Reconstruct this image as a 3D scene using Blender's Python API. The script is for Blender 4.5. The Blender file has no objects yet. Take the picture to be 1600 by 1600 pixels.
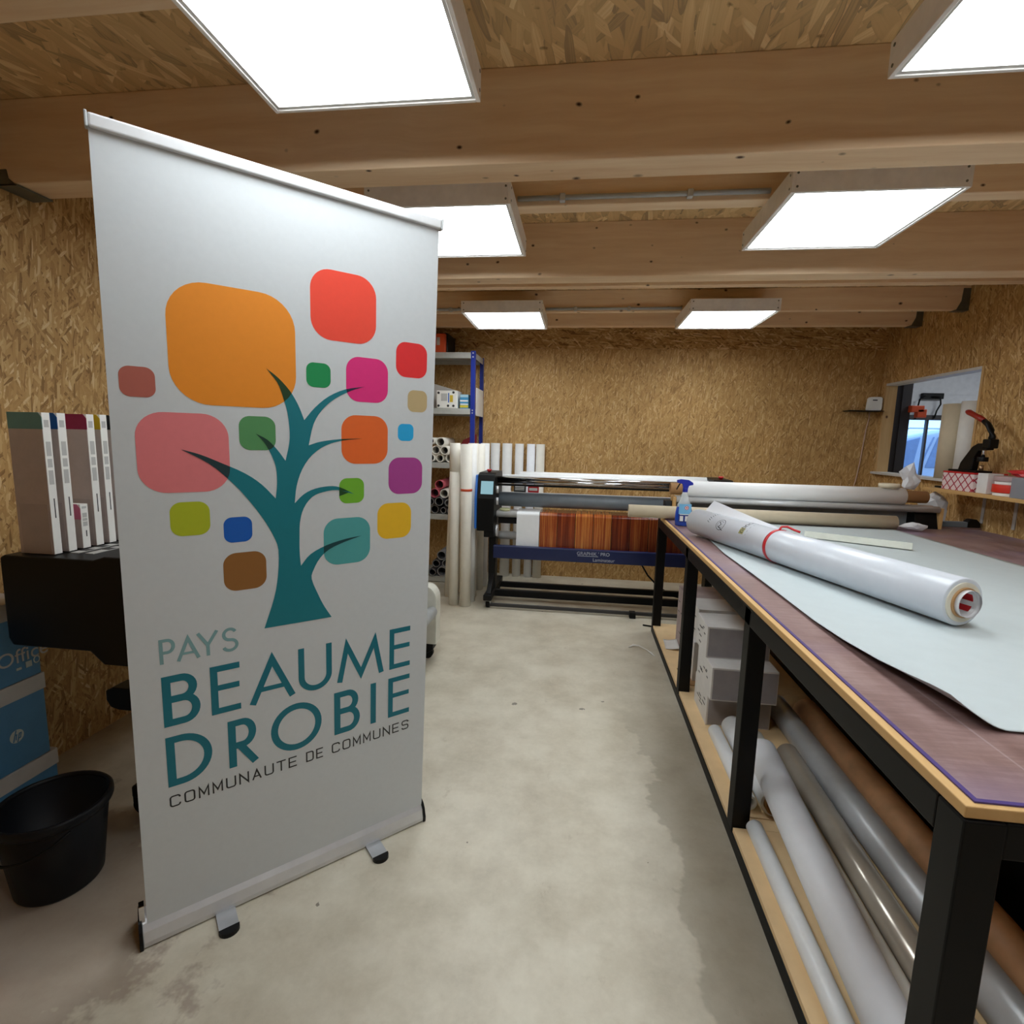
import bpy, bmesh, math, random
from mathutils import Vector, Matrix
from mathutils.geometry import tessellate_polygon
random.seed(7)
S = bpy.context.scene
COL = S.collection
PI = math.pi

# ------------------------------------------------------------------ camera, world, exposure
cd = bpy.data.cameras.new('camera'); cam = bpy.data.objects.new('camera', cd); COL.objects.link(cam)
cd.sensor_width = 36.0; cd.lens = 815.67 / 1600 * 36.0; cd.clip_start = 0.02; cd.clip_end = 200
R = ((0.99147202, 0.12804058, 0.02426611), (0.0415481, -0.13408197, -0.99009887), (-0.12351919, 0.98266354, -0.13825837))
M = Matrix(((R[0][0], -R[1][0], -R[2][0], 0), (R[0][1], -R[1][1], -R[2][1], 0), (R[0][2], -R[1][2], -R[2][2], 1.43), (0, 0, 0, 1)))
cam.matrix_world = M
S.camera = cam
S.view_settings.view_transform = 'Standard'; S.view_settings.look = 'None'
S.view_settings.exposure = 1.12; S.view_settings.gamma = 1.0; S.view_settings.use_curve_mapping = False
W = bpy.data.worlds.new('sky'); S.world = W; W.use_nodes = True
bg = W.node_tree.nodes['Background']
bg.inputs[0].default_value = (0.28, 0.52, 1.0, 1); bg.inputs[1].default_value = 1.5
PANEL_LIGHT = 6.0           # radiance of the ceiling panels
PANEL_COL = (0.90, 0.97, 1.0)

# ------------------------------------------------------------------ node helpers
def s2l(c):
    return tuple((x / 12.92 if x <= 0.04045 else ((x + 0.055) / 1.055) ** 2.4) for x in c)
def rgb(r, g, b): return s2l((r / 255, g / 255, b / 255)) + (1.0,)

class NT:
    def __init__(s, name):
        s.m = bpy.data.materials.new(name); s.m.use_nodes = True
        s.t = s.m.node_tree; s.n = s.t.nodes; s.l = s.t.links
        s.b = s.n['Principled BSDF']
    def add(s, typ, **kw):
        n = s.n.new(typ)
        for k, v in kw.items(): setattr(n, k, v)
        return n
    def link(s, a, b): s.l.new(a, b)
    def val(s, sock, v):
        if hasattr(v, 'is_linked') or hasattr(v, 'links'): s.link(v, sock)
        else: sock.default_value = v
    def math(s, op, a, b=None, c=None, clamp=False):
        n = s.add('ShaderNodeMath', operation=op, use_clamp=clamp); s.val(n.inputs[0], a)
        if b is not None: s.val(n.inputs[1], b)
        if c is not None: s.val(n.inputs[2], c)
        return n.outputs[0]
    def mix(s, f, a, b, mode='MIX'):
        n = s.add('ShaderNodeMix', data_type='RGBA', blend_type=mode); s.val(n.inputs[0], f); s.val(n.inputs[6], a); s.val(n.inputs[7], b)
        return n.outputs[2]
    def ramp(s, f, stops):
        n = s.add('ShaderNodeValToRGB'); s.link(f, n.inputs[0]); e = n.color_ramp.elements
        while len(e) < len(stops): e.new(0.5)
        for x, (p, c) in zip(e, stops): x.position = p; x.color = c
        return n.outputs[0]
    def noise(s, vec, scale, detail=3, rough=0.55):
        n = s.add('ShaderNodeTexNoise'); s.link(vec, n.inputs['Vector']); n.inputs['Scale'].default_value = scale
        n.inputs['Detail'].default_value = detail; n.inputs['Roughness'].default_value = rough
        return n.outputs['Fac']
    def pos(s): return s.add('ShaderNodeNewGeometry').outputs['Position']
    def objc(s): return s.add('ShaderNodeTexCoord').outputs['Object']
    def map(s, vec, loc=(0, 0, 0), rot=(0, 0, 0), sc=(1, 1, 1)):
        n = s.add('ShaderNodeMapping'); s.link(vec, n.inputs[0]); n.inputs[1].default_value = loc; n.inputs[2].default_value = rot; n.inputs[3].default_value = sc
        return n.outputs[0]
    def bump(s, h, strength, dist=0.002):
        n = s.add('ShaderNodeBump'); s.link(h, n.inputs['Height']); n.inputs['Strength'].default_value = strength; n.inputs['Distance'].default_value = dist
        s.link(n.outputs[0], s.b.inputs['Normal'])

def mat(name, col, rough=0.5, metal=0.0, var=0.06, scale=18.0, spec=0.5, coat=0.0, sheen=0):
    t = NT(name)
    f = t.noise(t.objc(), scale, 3)
    c = col
    lo = tuple(x * (1 - var) for x in c[:3]) + (1,); hi = tuple(min(1, x * (1 + var)) for x in c[:3]) + (1,)
    t.link(t.ramp(f, [(0.3, lo), (0.7, hi)]), t.b.inputs['Base Color'])
    t.b.inputs['Roughness'].default_value = rough; t.b.inputs['Metallic'].default_value = metal
    t.b.inputs['Specular IOR Level'].default_value = spec; t.b.inputs['Coat Weight'].default_value = coat
    return t.m

def osb(name, axes, along=PI / 2, gain=1.0, size=1.0, soft=0.0, mid=(200, 158, 98)):
    """strand board: layers of long random chips; axes = the two world axes of the board's plane"""
    t = NT(name); p = t.pos()
    sep = t.add('ShaderNodeSeparateXYZ'); t.link(p, sep.inputs[0])
    cmb = t.add('ShaderNodeCombineXYZ'); t.link(sep.outputs[axes[0]], cmb.inputs[0]); t.link(sep.outputs[axes[1]], cmb.inputs[1])
    v = cmb.outputs[0]
    nz = t.add('ShaderNodeTexNoise'); t.link(v, nz.inputs['Vector']); nz.inputs['Scale'].default_value = 5; nz.inputs['Detail'].default_value = 2
    wob = t.add('ShaderNodeVectorMath', operation='MULTIPLY_ADD'); t.link(nz.outputs['Color'], wob.inputs[0]); wob.inputs[1].default_value = (0.014, 0.014, 0); t.link(v, wob.inputs[2])
    v2 = wob.outputs[0]
    colr = None; hgt = None
    stops = [(0.0, rgb(128, 90, 50)), (0.10, rgb(172, 130, 78)), (0.35, rgb(194, 151, 94)), (0.65, rgb(205, 164, 106)), (0.88, rgb(224, 187, 130)), (1.0, rgb(240, 212, 164))]
    layers = [(0.0, 10, 58), (0.38, 9, 44), (-0.36, 10, 50), (0.16, 8, 66), (-0.2, 7, 38), (0.7, 13, 66), (-0.75, 14, 70), (-0.1, 11, 80)]
    for i, (a, la, wa) in enumerate(layers):
        m = t.map(v2, loc=(i * 3.17, i * 1.71, 0))
        m = t.map(m, rot=(0, 0, -(along + a)))
        m = t.map(m, sc=(la / size, wa / size, 1))
        vo = t.add('ShaderNodeTexVoronoi', voronoi_dimensions='2D', feature='F1'); t.link(m, vo.inputs['Vector']); vo.inputs['Scale'].default_value = 1.0
        sp = t.add('ShaderNodeSeparateColor'); t.link(vo.outputs['Color'], sp.inputs[0])
        # fine grain along the chip
        g = t.noise(t.map(m, sc=(0.6, 6, 1)), 1.0, 2)
        tone = t.math('ADD', sp.outputs[0], t.math('MULTIPLY', t.math('SUBTRACT', g, 0.5), 0.5), clamp=True)
        edge = t.math('MULTIPLY', t.math('SUBTRACT', vo.outputs['Distance'], 0.42, clamp=True), 1.3)
        tone = t.math('SUBTRACT', tone, edge, clamp=True)
        c = t.ramp(tone, [(p_, tuple(a_ + (b_ - a_) * soft for a_, b_ in zip(c_, rgb(*mid)))) for p_, c_ in stops])
        if colr is None: colr = c; hgt = sp.outputs[1]
        else:
            mask = t.math('GREATER_THAN', sp.outputs[2], 0.56)
            near = t.math('LESS_THAN', vo.outputs['Distance'], 0.55)
            mask = t.math('MULTIPLY', mask, near)
            colr = t.mix(mask, colr, c); hm = t.add('ShaderNodeMix'); t.link(mask, hm.inputs[0]); t.link(hgt, hm.inputs[2]); t.link(sp.outputs[1], hm.inputs[3]); hgt = hm.outputs[0]
    big = t.noise(v, 1.3, 2)
    sh = t.ramp(big, [(0.3, (0.82 * gain,) * 3 + (1,)), (0.7, (1.0 * gain,) * 3 + (1,))])
    # small dark voids between chips
    vd = t.noise(t.map(v, sc=(1, 1, 1)), 38 / size, 3)
    hole = t.ramp(vd, [(0.24, (0.35, 0.3, 0.25, 1)), (0.34, (1, 1, 1, 1))])
    colr = t.mix(1.0, colr, sh, 'MULTIPLY'); colr = t.mix(1.0, colr, hole, 'MULTIPLY')
    t.link(colr, t.b.inputs['Base Color']); t.b.inputs['Roughness'].default_value = 0.62; t.b.inputs['Specular IOR Level'].default_value = 0.3
    t.bump(hgt, 0.35, 0.0015)
    return t.m

def pine(name, axis='X', light=(246, 220, 186), dark=(226, 190, 150), knots=True, seed=0.0):
    t = NT(name); p = t.pos()
    sc = {'X': (1.2, 26, 26), 'Y': (26, 1.2, 26), 'Z': (26, 26, 1.2)}[axis]
    ks = {'X': (9, 13, 13), 'Y': (13, 9, 13), 'Z': (13, 13, 9)}[axis]
    off = t.map(p, loc=(seed, seed * 0.7, seed * 1.3))
    ws = t.add('ShaderNodeTexNoise'); t.link(t.map(off, sc=(1.5, 1.5, 1.5)), ws.inputs['Vector']); ws.inputs['Scale'].default_value = 2
    wv = t.add('ShaderNodeVectorMath', operation='MULTIPLY_ADD'); t.link(ws.outputs['Color'], wv.inputs[0]); wv.inputs[1].default_value = (0.06, 0.06, 0.06); t.link(off, wv.inputs[2])
    g = t.noise(t.map(wv.outputs[0], sc=sc), 1.0, 4, 0.6)
    big = t.noise(t.map(off, sc=tuple(x * 0.25 for x in sc)), 1.0, 2)
    f = t.math('ADD', t.math('MULTIPLY', g, 0.6), t.math('MULTIPLY', big, 0.4))
    c = t.ramp(f, [(0.35, rgb(*dark)), (0.5, rgb(*[(a + b) / 2 for a, b in zip(dark, light)])), (0.66, rgb(*light))])
    if knots:
        vo = t.add('ShaderNodeTexVoronoi', feature='F1'); t.link(t.map(wv.outputs[0], sc=ks), vo.inputs['Vector']); vo.inputs['Scale'].default_value = 1.0
        sp = t.add('ShaderNodeSeparateColor'); t.link(vo.outputs['Color'], sp.inputs[0])
        has = t.math('GREATER_THAN', sp.outputs[0], 0.25)
        size = t.math('MULTIPLY', t.math('POWER', sp.outputs[1], 1.8), 0.12)
        d = t.math('DIVIDE', vo.outputs['Distance'], t.math('ADD', size, 0.06))
        k = t.math('MULTIPLY', t.math('SUBTRACT', 1.0, t.math('MULTIPLY', d, 0.8), clamp=True), has)
        c = t.mix(t.math('MULTIPLY', k, 1.6, clamp=True), c, rgb(70, 40, 22))
    t.link(c, t.b.inputs['Base Color']); t.b.inputs['Roughness'].default_value = 0.55; t.b.inputs['Specular IOR Level'].default_value = 0.35
    return t.m

def concrete():
    t = NT('polished_concrete'); p = t.pos()
    a = t.noise(p, 1.5, 5, 0.62); b = t.noise(p, 6.0, 5, 0.65); c3 = t.noise(p, 60, 3, 0.7)
    f = t.math('ADD', t.math('MULTIPLY', a, 0.58), t.math('ADD', t.math('MULTIPLY', b, 0.33), t.math('MULTIPLY', c3, 0.12)))
    c = t.ramp(f, [(0.28, rgb(164, 154, 135)), (0.44, rgb(188, 179, 160)), (0.55, rgb(201, 193, 175)), (0.70, rgb(214, 207, 190))])
    # small dark specks and scuffs
    vo = t.add('ShaderNodeTexVoronoi', feature='F1'); t.link(t.map(p, sc=(4.6, 5.6, 1)), vo.inputs['Vector']); vo.inputs['Scale'].default_value = 1
    sp = t.add('ShaderNodeSeparateColor'); t.link(vo.outputs['Color'], sp.inputs[0])
    nz = t.noise(p, 45, 2)
    d = t.math('ADD', vo.outputs['Distance'], t.math('MULTIPLY', t.math('SUBTRACT', nz, 0.5), 0.12))
    sz = t.math('MULTIPLY', t.math('POWER', sp.outputs[1], 1.5), 0.09)
    spot = t.math('MULTIPLY', t.math('LESS_THAN', d, sz), t.math('GREATER_THAN', sp.outputs[0], 0.15))
    c = t.mix(t.math('MULTIPLY', spot, 0.7), c, rgb(62, 54, 46))
    scuff = t.ramp(t.noise(t.map(p, sc=(2, 1, 1)), 4.5, 6, 0.75), [(0.62, (1, 1, 1, 1)), (0.78, (0.70, 0.65, 0.60, 1))])
    c = t.mix(1.0, c, scuff, 'MULTIPLY')
    # grey traffic stain beside the bench and ink-brown stains round the bucket that also paint in shade
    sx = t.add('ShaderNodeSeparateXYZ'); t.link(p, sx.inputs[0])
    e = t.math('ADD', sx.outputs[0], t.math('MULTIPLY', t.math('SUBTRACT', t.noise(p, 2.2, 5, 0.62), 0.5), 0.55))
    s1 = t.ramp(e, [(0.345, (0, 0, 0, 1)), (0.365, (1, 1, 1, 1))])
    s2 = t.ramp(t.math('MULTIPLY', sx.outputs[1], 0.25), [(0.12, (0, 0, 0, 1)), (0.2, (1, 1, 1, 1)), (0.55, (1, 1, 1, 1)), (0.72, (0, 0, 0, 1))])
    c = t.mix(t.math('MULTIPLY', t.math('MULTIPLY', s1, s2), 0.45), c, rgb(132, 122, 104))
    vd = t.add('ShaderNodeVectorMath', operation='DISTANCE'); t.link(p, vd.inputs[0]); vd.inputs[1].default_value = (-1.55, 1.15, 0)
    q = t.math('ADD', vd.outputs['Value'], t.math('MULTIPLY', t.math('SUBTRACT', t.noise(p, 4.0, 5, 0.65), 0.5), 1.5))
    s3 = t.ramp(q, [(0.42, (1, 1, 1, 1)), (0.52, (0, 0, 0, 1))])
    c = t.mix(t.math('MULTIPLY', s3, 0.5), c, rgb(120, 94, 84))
    t.link(c, t.b.inputs['Base Color'])
    t.link(t.ramp(b, [(0.3, (0.32,) * 3 + (1,)), (0.7, (0.5,) * 3 + (1,))]), t.b.inputs['Roughness'])
    t.b.inputs['Specular IOR Level'].default_value = 0.45
    return t.m

def tabletop_mat():
    t = NT('brown_worn_mat'); p = t.pos()
    a = t.noise(t.map(p, sc=(3, 1, 1)), 3.2, 5, 0.65); b = t.noise(t.map(p, sc=(1, 8, 1)), 9, 4, 0.7); d = t.noise(p, 1.6, 2)
    f = t.math('ADD', t.math('MULTIPLY', a, 0.6), t.math('MULTIPLY', b, 0.4))
    c = t.ramp(f, [(0.3, rgb(104, 80, 76)), (0.5, rgb(136, 108, 104)), (0.7, rgb(164, 138, 134))])
    blue = t.ramp(d, [(0.45, (0, 0, 0, 1)), (0.68, (0.75, 0.75, 0.75, 1))])
    c = t.mix(blue, c, rgb(136, 118, 146))
    wv = t.noise(t.map(p, sc=(40, 0.7, 1)), 1.0, 2, 0.5)
    c = t.mix(t.math('MULTIPLY', t.math('GREATER_THAN', wv, 0.70), 0.3), c, rgb(190, 176, 178))
    t.link(c, t.b.inputs['Base Color'])
    t.link(t.ramp(a, [(0.3, (0.28,) * 3 + (1,)), (0.7, (0.45,) * 3 + (1,))]), t.b.inputs['Roughness'])
    t.b.inputs['Specular IOR Level'].default_value = 0.5
    return t.m

def print_mat():
    """a sheet printed with weathered red-brown boards: board widths along object X"""
    t = NT('printed_board_sheet'); p = t.pos()
    sx = t.add('ShaderNodeSeparateXYZ'); t.link(p, sx.inputs[0])
    u = t.math('DIVIDE', t.math('ADD', sx.outputs[0], 0.317), 0.152)
    cell = t.math('FLOOR', u); fr = t.math('FRACT', u)
    wn = t.add('ShaderNodeTexWhiteNoise', noise_dimensions='1D'); t.link(cell, wn.inputs['W'])
    st = t.noise(t.map(p, sc=(120, 1.5, 1.5)), 1.0, 5, 0.75)
    st2 = t.noise(t.map(p, sc=(16, 1.0, 1.0)), 1.0, 3, 0.6)
    f = t.math('ADD', t.math('MULTIPLY', st, 0.72), t.math('ADD', t.math('MULTIPLY', wn.outputs['Value'], 0.16), t.math('MULTIPLY', st2, 0.2)))
    c = t.ramp(f, [(0.30, rgb(60, 18, 10)), (0.44, rgb(112, 42, 22)), (0.55, rgb(160, 74, 36)), (0.66, rgb(210, 134, 62)), (0.78, rgb(236, 190, 112))])
    gap = t.math('LESS_THAN', fr, 0.035)
    c = t.mix(gap, c, rgb(22, 8, 8))
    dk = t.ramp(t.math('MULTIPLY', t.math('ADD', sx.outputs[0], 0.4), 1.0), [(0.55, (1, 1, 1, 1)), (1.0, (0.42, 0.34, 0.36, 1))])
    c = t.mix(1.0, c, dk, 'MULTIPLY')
    t.link(c, t.b.inputs['Base Color']); t.b.inputs['Roughness'].default_value = 0.22
    return t.m

def emis(name, col, strength):
    t = NT(name); t.n.remove(t.b)
    e = t.add('ShaderNodeEmission'); nz = t.noise(t.objc(), 2.0, 1)
    t.link(t.ramp(nz, [(0.2, tuple(x * 0.985 for x in col) + (1,)), (0.8, tuple(col) + (1,))]), e.inputs[0]); e.inputs[1].default_value = strength
    t.link(e.outputs[0], t.n['Material Output'].inputs[0]); return t.m

def glass(name, col=(1, 1, 1, 1), rough=0.03, alpha=0.3):
    t = NT(name)
    nz = t.noise(t.objc(), 5, 2); t.link(t.ramp(nz, [(0.3, tuple(x * 0.97 for x in col[:3]) + (1,)), (0.7, col)]), t.b.inputs['Base Color'])
    t.b.inputs['Roughness'].default_value = rough; t.b.inputs['Alpha'].default_value = alpha
    return t.m

def translucent(name, col, alpha, rough=0.3):
    return glass(name, col, rough, alpha)

# ------------------------------------------------------------------ mesh helpers
class MB:
    def __init__(s): s.bm = bmesh.new(); s.mi = 0
    def _f(s, vs, smooth=False):
        try:
            f = s.bm.faces.new(vs); f.material_index = s.mi; f.smooth = smooth; return f
        except ValueError: return None
    def v(s, p): return s.bm.verts.new(p)
    def box(s, a, b):
        (x0, y0, z0), (x1, y1, z1) = a, b
        x0, x1 = min(x0, x1), max(x0, x1); y0, y1 = min(y0, y1), max(y0, y1); z0, z1 = min(z0, z1), max(z0, z1)
        v = [s.v(p) for p in ((x0, y0, z0), (x1, y0, z0), (x1, y1, z0), (x0, y1, z0), (x0, y0, z1), (x1, y0, z1), (x1, y1, z1), (x0, y1, z1))]
        for q in ((0, 3, 2, 1), (4, 5, 6, 7), (0, 1, 5, 4), (1, 2, 6, 5), (2, 3, 7, 6), (3, 0, 4, 7)): s._f([v[i] for i in q])
        return s
    def obox(s, c, ux, uy, uz, hx, hy, hz):
        c = Vector(c); ux, uy, uz = Vector(ux), Vector(uy), Vector(uz)
        v = [s.v(c + ux * (i * hx) + uy * (j * hy) + uz * (k * hz)) for k in (-1, 1) for i, j in ((-1, -1), (1, -1), (1, 1), (-1, 1))]
        for q in ((0, 3, 2, 1), (4, 5, 6, 7), (0, 1, 5, 4), (1, 2, 6, 5), (2, 3, 7, 6), (3, 0, 4, 7)): s._f([v[i] for i in q])
        return s
    @staticmethod
    def frame(d):
        d = Vector(d).normalized(); a = Vector((0, 0, 1)) if abs(d.z) < 0.9 else Vector((1, 0, 0))
        e1 = d.cross(a).normalized(); return d, e1, d.cross(e1)
    def rev(s, p, d, prof, n=32, cap0=True, cap1=True, inner=False):
        """surface of revolution: prof = [(t along d, radius)]"""
        p = Vector(p); d, e1, e2 = s.frame(d); rings = []
        for t, r in prof:
            if r < 1e-6: rings.append([s.v(p + d * t)])
            else: rings.append([s.v(p + d * t + (e1 * math.cos(2 * PI * i / n) + e2 * math.sin(2 * PI * i / n)) * r) for i in range(n)])
        for k in range(len(rings) - 1):
            A, B = rings[k], rings[k + 1]
            flat = abs(prof[k][0] - prof[k + 1][0]) < 1e-6
            for i in range(n):
                j = (i + 1) % n
                if len(A) == 1 and len(B) == 1: continue
                if len(A) == 1: s._f([A[0], B[j], B[i]], not flat)
                elif len(B) == 1: s._f([A[i], A[j], B[0]], not flat)
                else: s._f([A[i], A[j], B[j], B[i]], not flat)
        if cap0 and len(rings[0]) > 1: s._f(list(reversed(rings[0])))
        if cap1 and len(rings[-1]) > 1: s._f(rings[-1])
        return s
    def cyl(s, p, q, r, r2=None, n=32):
        p, q = Vector(p), Vector(q); L = (q - p).length
        return s.rev(p, q - p, [(0, r), (L, r if r2 is None else r2)], n)
    def tube(s, p, q, r, ri, n=32):
        p, q = Vector(p), Vector(q); L = (q - p).length
        return s.rev(p, q - p, [(0, ri), (0, r), (L, r), (L, ri), (0, ri)], n, False, False)
    def path(s, pts, r, n=10):
        pts = [Vector(p) for p in pts]; rings = []
        for i, p in enumerate(pts):
            d = (pts[min(i + 1, len(pts) - 1)] - pts[max(i - 1, 0)])
            d, e1, e2 = s.frame(d)
            rr = r[i] if isinstance(r, (list, tuple)) else r
            rings.append([s.v(p + (e1 * math.cos(2 * PI * k / n) + e2 * math.sin(2 * PI * k / n)) * rr) for k in range(n)])
        for A, B in zip(rings, rings[1:]):
            for i in range(n): s._f([A[i], A[(i + 1) % n], B[(i + 1) % n], B[i]], True)
        s._f(list(reversed(rings[0]))); s._f(rings[-1]); return s
    def prism(s, poly, to3, h0, h1):
        """extrude 2D polygon poly between heights; to3(u, v, h) -> point"""
        A = [s.v(to3(u, v, h0)) for u, v in poly]; B = [s.v(to3(u, v, h1)) for u, v in poly]; n = len(poly)
        for t in tessellate_polygon([[Vector((u, v, 0)) for u, v in poly]]):
            s._f([A[i] for i in reversed(t)]); s._f([B[i] for i in t])
        for i in range(n): s._f([A[i], A[(i + 1) % n], B[(i + 1) % n], B[i]])
        return s
    def flat(s, poly, to3, h):
        A = [s.v(to3(u, v, h)) for u, v in poly]
        for t in tessellate_polygon([[Vector((u, v, 0)) for u, v in poly]]): s._f([A[i] for i in t])
        return s
    def stroke(s, pts, w, to3, h, closed=False):
        P = [Vector((a, b)) for a, b in pts]; n = len(P); Lp, Rp = [], []
        for i in range(n):
            if closed: a, b = P[i - 1], P[(i + 1) % n]
            else: a, b = (P[i - 1] if i > 0 else None), (P[i + 1] if i < n - 1 else None)
            d1 = (P[i] - a).normalized() if a is not None else None; d2 = (b - P[i]).normalized() if b is not None else None
            if d1 is None: d1 = d2
            if d2 is None: d2 = d1
            n1 = Vector((-d1.y, d1.x)); n2 = Vector((-d2.y, d2.x)); m = n1 + n2
            if m.length < 1e-6: m = n1
            m.normalize(); k = min(1 / max(0.25, m.dot(n1)), 3.2)
            Lp.append(P[i] + m * (w / 2 * k)); Rp.append(P[i] - m * (w / 2 * k))
        VL = [s.v(to3(p.x, p.y, h)) for p in Lp]; VR = [s.v(to3(p.x, p.y, h)) for p in Rp]
        for i in range(n if closed else n - 1):
            j = (i + 1) % n; s._f([VR[i], VR[j], VL[j], VL[i]])
        return s
    def grid(s, fn, nu, nv, smooth=True):
        V = [[s.v(fn(i / nu, j / nv)) for j in range(nv + 1)] for i in range(nu + 1)]
        for i in range(nu):
            for j in range(nv): s._f([V[i][j], V[i + 1][j], V[i + 1][j + 1], V[i][j + 1]], smooth)
        return s
    def slab(s, fn, nu, nv, th):
        """curved sheet with real thickness th (along z)"""
        A = [[s.v(fn(i / nu, j / nv)) for j in range(nv + 1)] for i in range(nu + 1)]
        B = [[s.v(Vector(fn(i / nu, j / nv)) - Vector((0, 0, th))) for j in range(nv + 1)] for i in range(nu + 1)]
        for i in range(nu):
            for j in range(nv):
                s._f([A[i][j], A[i + 1][j], A[i + 1][j + 1], A[i][j + 1]], True); s._f([B[i][j + 1], B[i + 1][j + 1], B[i + 1][j], B[i][j]], True)
        for i in range(nu): s._f([A[i + 1][0], A[i][0], B[i][0], B[i + 1][0]]); s._f([A[i][nv], A[i + 1][nv], B[i + 1][nv], B[i][nv]])
        for j in range(nv): s._f([A[0][j], A[0][j + 1], B[0][j + 1], B[0][j]]); s._f([A[nu][j + 1], A[nu][j], B[nu][j], B[nu][j + 1]])
        return s

def wloc(o):
    p = Vector((0, 0, 0))
    while o is not None: p += o.location; o = o.parent
    return p
def build(name, mb, mats, parent=None, bevel=0.0, seg=2):
    """link the shapes of mb (given in world coordinates) as one mesh object"""
    bm = mb.bm
    bmesh.ops.recalc_face_normals(bm, faces=bm.faces)
    if parent is not None: o0 = wloc(parent)
    else:
        xs = [v.co for v in bm.verts]
        o0 = Vector((sum((min(v[i] for v in xs), max(v[i] for v in xs))) / 2 for i in range(2))); o0 = Vector((o0[0], o0[1], min(v.z for v in xs)))
    for v in bm.verts: v.co -= o0
    me = bpy.data.meshes.new(name); bm.to_mesh(me); bm.free()
    for m in (mats if isinstance(mats, (list, tuple)) else [mats]): me.materials.append(m)
    o = bpy.data.objects.new(name, me); COL.objects.link(o)
    if parent is not None: o.parent = parent
    else: o.location = o0
    if bevel:
        b = o.modifiers.new('edge', 'BEVEL'); b.width = bevel; b.segments = seg; b.limit_method = 'ANGLE'; b.angle_limit = 0.7
    return o
def raw(name, mb, mats, parent=None):
    """like build, keeping the face directions as made (flat prints)"""
    o0 = wloc(parent) if parent is not None else Vector((0, 0, 0))
    for v in mb.bm.verts: v.co -= o0
    me = bpy.data.meshes.new(name); mb.bm.to_mesh(me); mb.bm.free()
    for m in (mats if isinstance(mats, (list, tuple)) else [mats]): me.materials.append(m)
    o = bpy.data.objects.new(name, me); COL.objects.link(o)
    if parent is not None: o.parent = parent
    return o
def tag(o, label, cat, group=None):
    o['label'] = label; o['category'] = cat
    if group: o['group'] = group
    return o
def thing(name, loc, label, cat, group=None):
    o = bpy.data.objects.new(name, None); COL.objects.link(o); o.location = loc; o.empty_display_size = 0.1
    return tag(o, label, cat, group)
def struct(name, mb, mats, parent=None, bevel=0.0):
    o = build(name, mb, mats, parent, bevel)
    if parent is None: o['kind'] = 'structure'
    return o
def arc(cx, cy, rx, ry, a0, a1, n=14):
    return [(cx + rx * math.cos(a0 + (a1 - a0) * i / n), cy + ry * math.sin(a0 + (a1 - a0) * i / n)) for i in range(n + 1)]

# ------------------------------------------------------------------ materials
M_osb_back = osb('strand_board_back', (0, 2), PI / 2, 0.98, 0.85, 0.38)
M_osb_band = osb('strand_board_band', (0, 2), 0.0, 0.95, 1.0)
M_osb_side = osb('strand_board_side', (1, 2), PI / 2, 0.98, 0.85, 0.2)
M_osb_ceil = osb('strand_board_ceiling', (0, 1), PI / 2, 1.18, 2.4, 0.28, (250, 226, 180))
M_pine = pine('spruce_beam', 'X')
M_pine2 = pine('spruce_joist', 'X', (247, 222, 188), (230, 194, 154), True, 3.3)
M_pineZ = pine('pine_lining', 'Z', (214, 180, 130), (190, 150, 100), True, 1.1)
M_floor = concrete()
M_white = mat('white_paint', rgb(205, 203, 200), 0.45)
M_annex = mat('annex_white_panel', rgb(190, 190, 194), 0.5)
M_lightframe = mat('light_frame_white', rgb(240, 236, 232), 0.5)
M_panel = emis('light_panel', PANEL_COL, PANEL_LIGHT)
M_black = mat('black_steel', rgb(9, 9, 10), 0.5, 0, 0.15, 18, 0.22)
M_blackp = mat('black_plastic', rgb(9, 9, 10), 0.45, 0, 0.1, 18, 0.25)
M_rubber = mat('black_rubber', rgb(11, 11, 11), 0.7, 0, 0.06, 18, 0.3)
M_alu = mat('brushed_aluminium', rgb(214, 214, 216), 0.3, 0.45, 0.05)
M_chrome = mat('chrome', rgb(225, 225, 228), 0.12, 1.0, 0.02)
M_grey = mat('grey_pvc', rgb(176, 178, 178), 0.5)
M_zinc = mat('galvanised_steel', rgb(112, 114, 104), 0.45, 0.6, 0.15)
M_sheet = mat('banner_fabric', rgb(207, 211, 214), 0.55, 0, 0.015, 60)
M_paper = mat('white_vinyl_sheet', rgb(190, 199, 201), 0.45, 0, 0.02)
M_bwhite = mat('bright_white_vinyl', rgb(250, 251, 252), 0.4, 0, 0.01)
M_ppaper = mat('white_paper', rgb(226, 224, 220), 0.6, 0, 0.03)
M_film = mat('glossy_white_film', rgb(246, 248, 250), 0.28, 0, 0.02, 18, 0.35)
M_whitetube = mat('white_card_tube', rgb(234, 229, 218), 0.6, 0, 0.03)
M_greytube = mat('pale_grey_tube', rgb(232, 231, 229), 0.6, 0, 0.03)
M_tubein = mat('tube_inside', rgb(120, 104, 84), 0.8)
M_card = mat('kraft_card', rgb(176, 134, 88), 0.7, 0, 0.06)
M_beige = mat('beige_card', rgb(206, 192, 166), 0.65, 0, 0.04)
M_ply = pine('plywood', 'Y', (212, 172, 116), (196, 154, 98), False)
M_mdf = mat('plain_mdf', rgb(240, 208, 160), 0.6, 0, 0.06, 9)
M_top = tabletop_mat()
M_purple = mat('purple_edge_strip', rgb(70, 52, 120), 0.4)
M_blue = mat('blue_lacquer', rgb(24, 46, 140), 0.38)
M_shelfgrey = mat('grey_shelf_board', rgb(178, 178, 172), 0.5)
M_navy = mat('navy_lacquer', rgb(22, 34, 78), 0.35)
M_bright = mat('bright_blue_plastic', rgb(42, 108, 196), 0.35)
M_roller = mat('dark_grey_rubber_roller', rgb(116, 124, 132), 0.42)
M_screen = emis('display_light', (0.42, 0.72, 0.82), 0.3)
M_print = print_mat()
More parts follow.
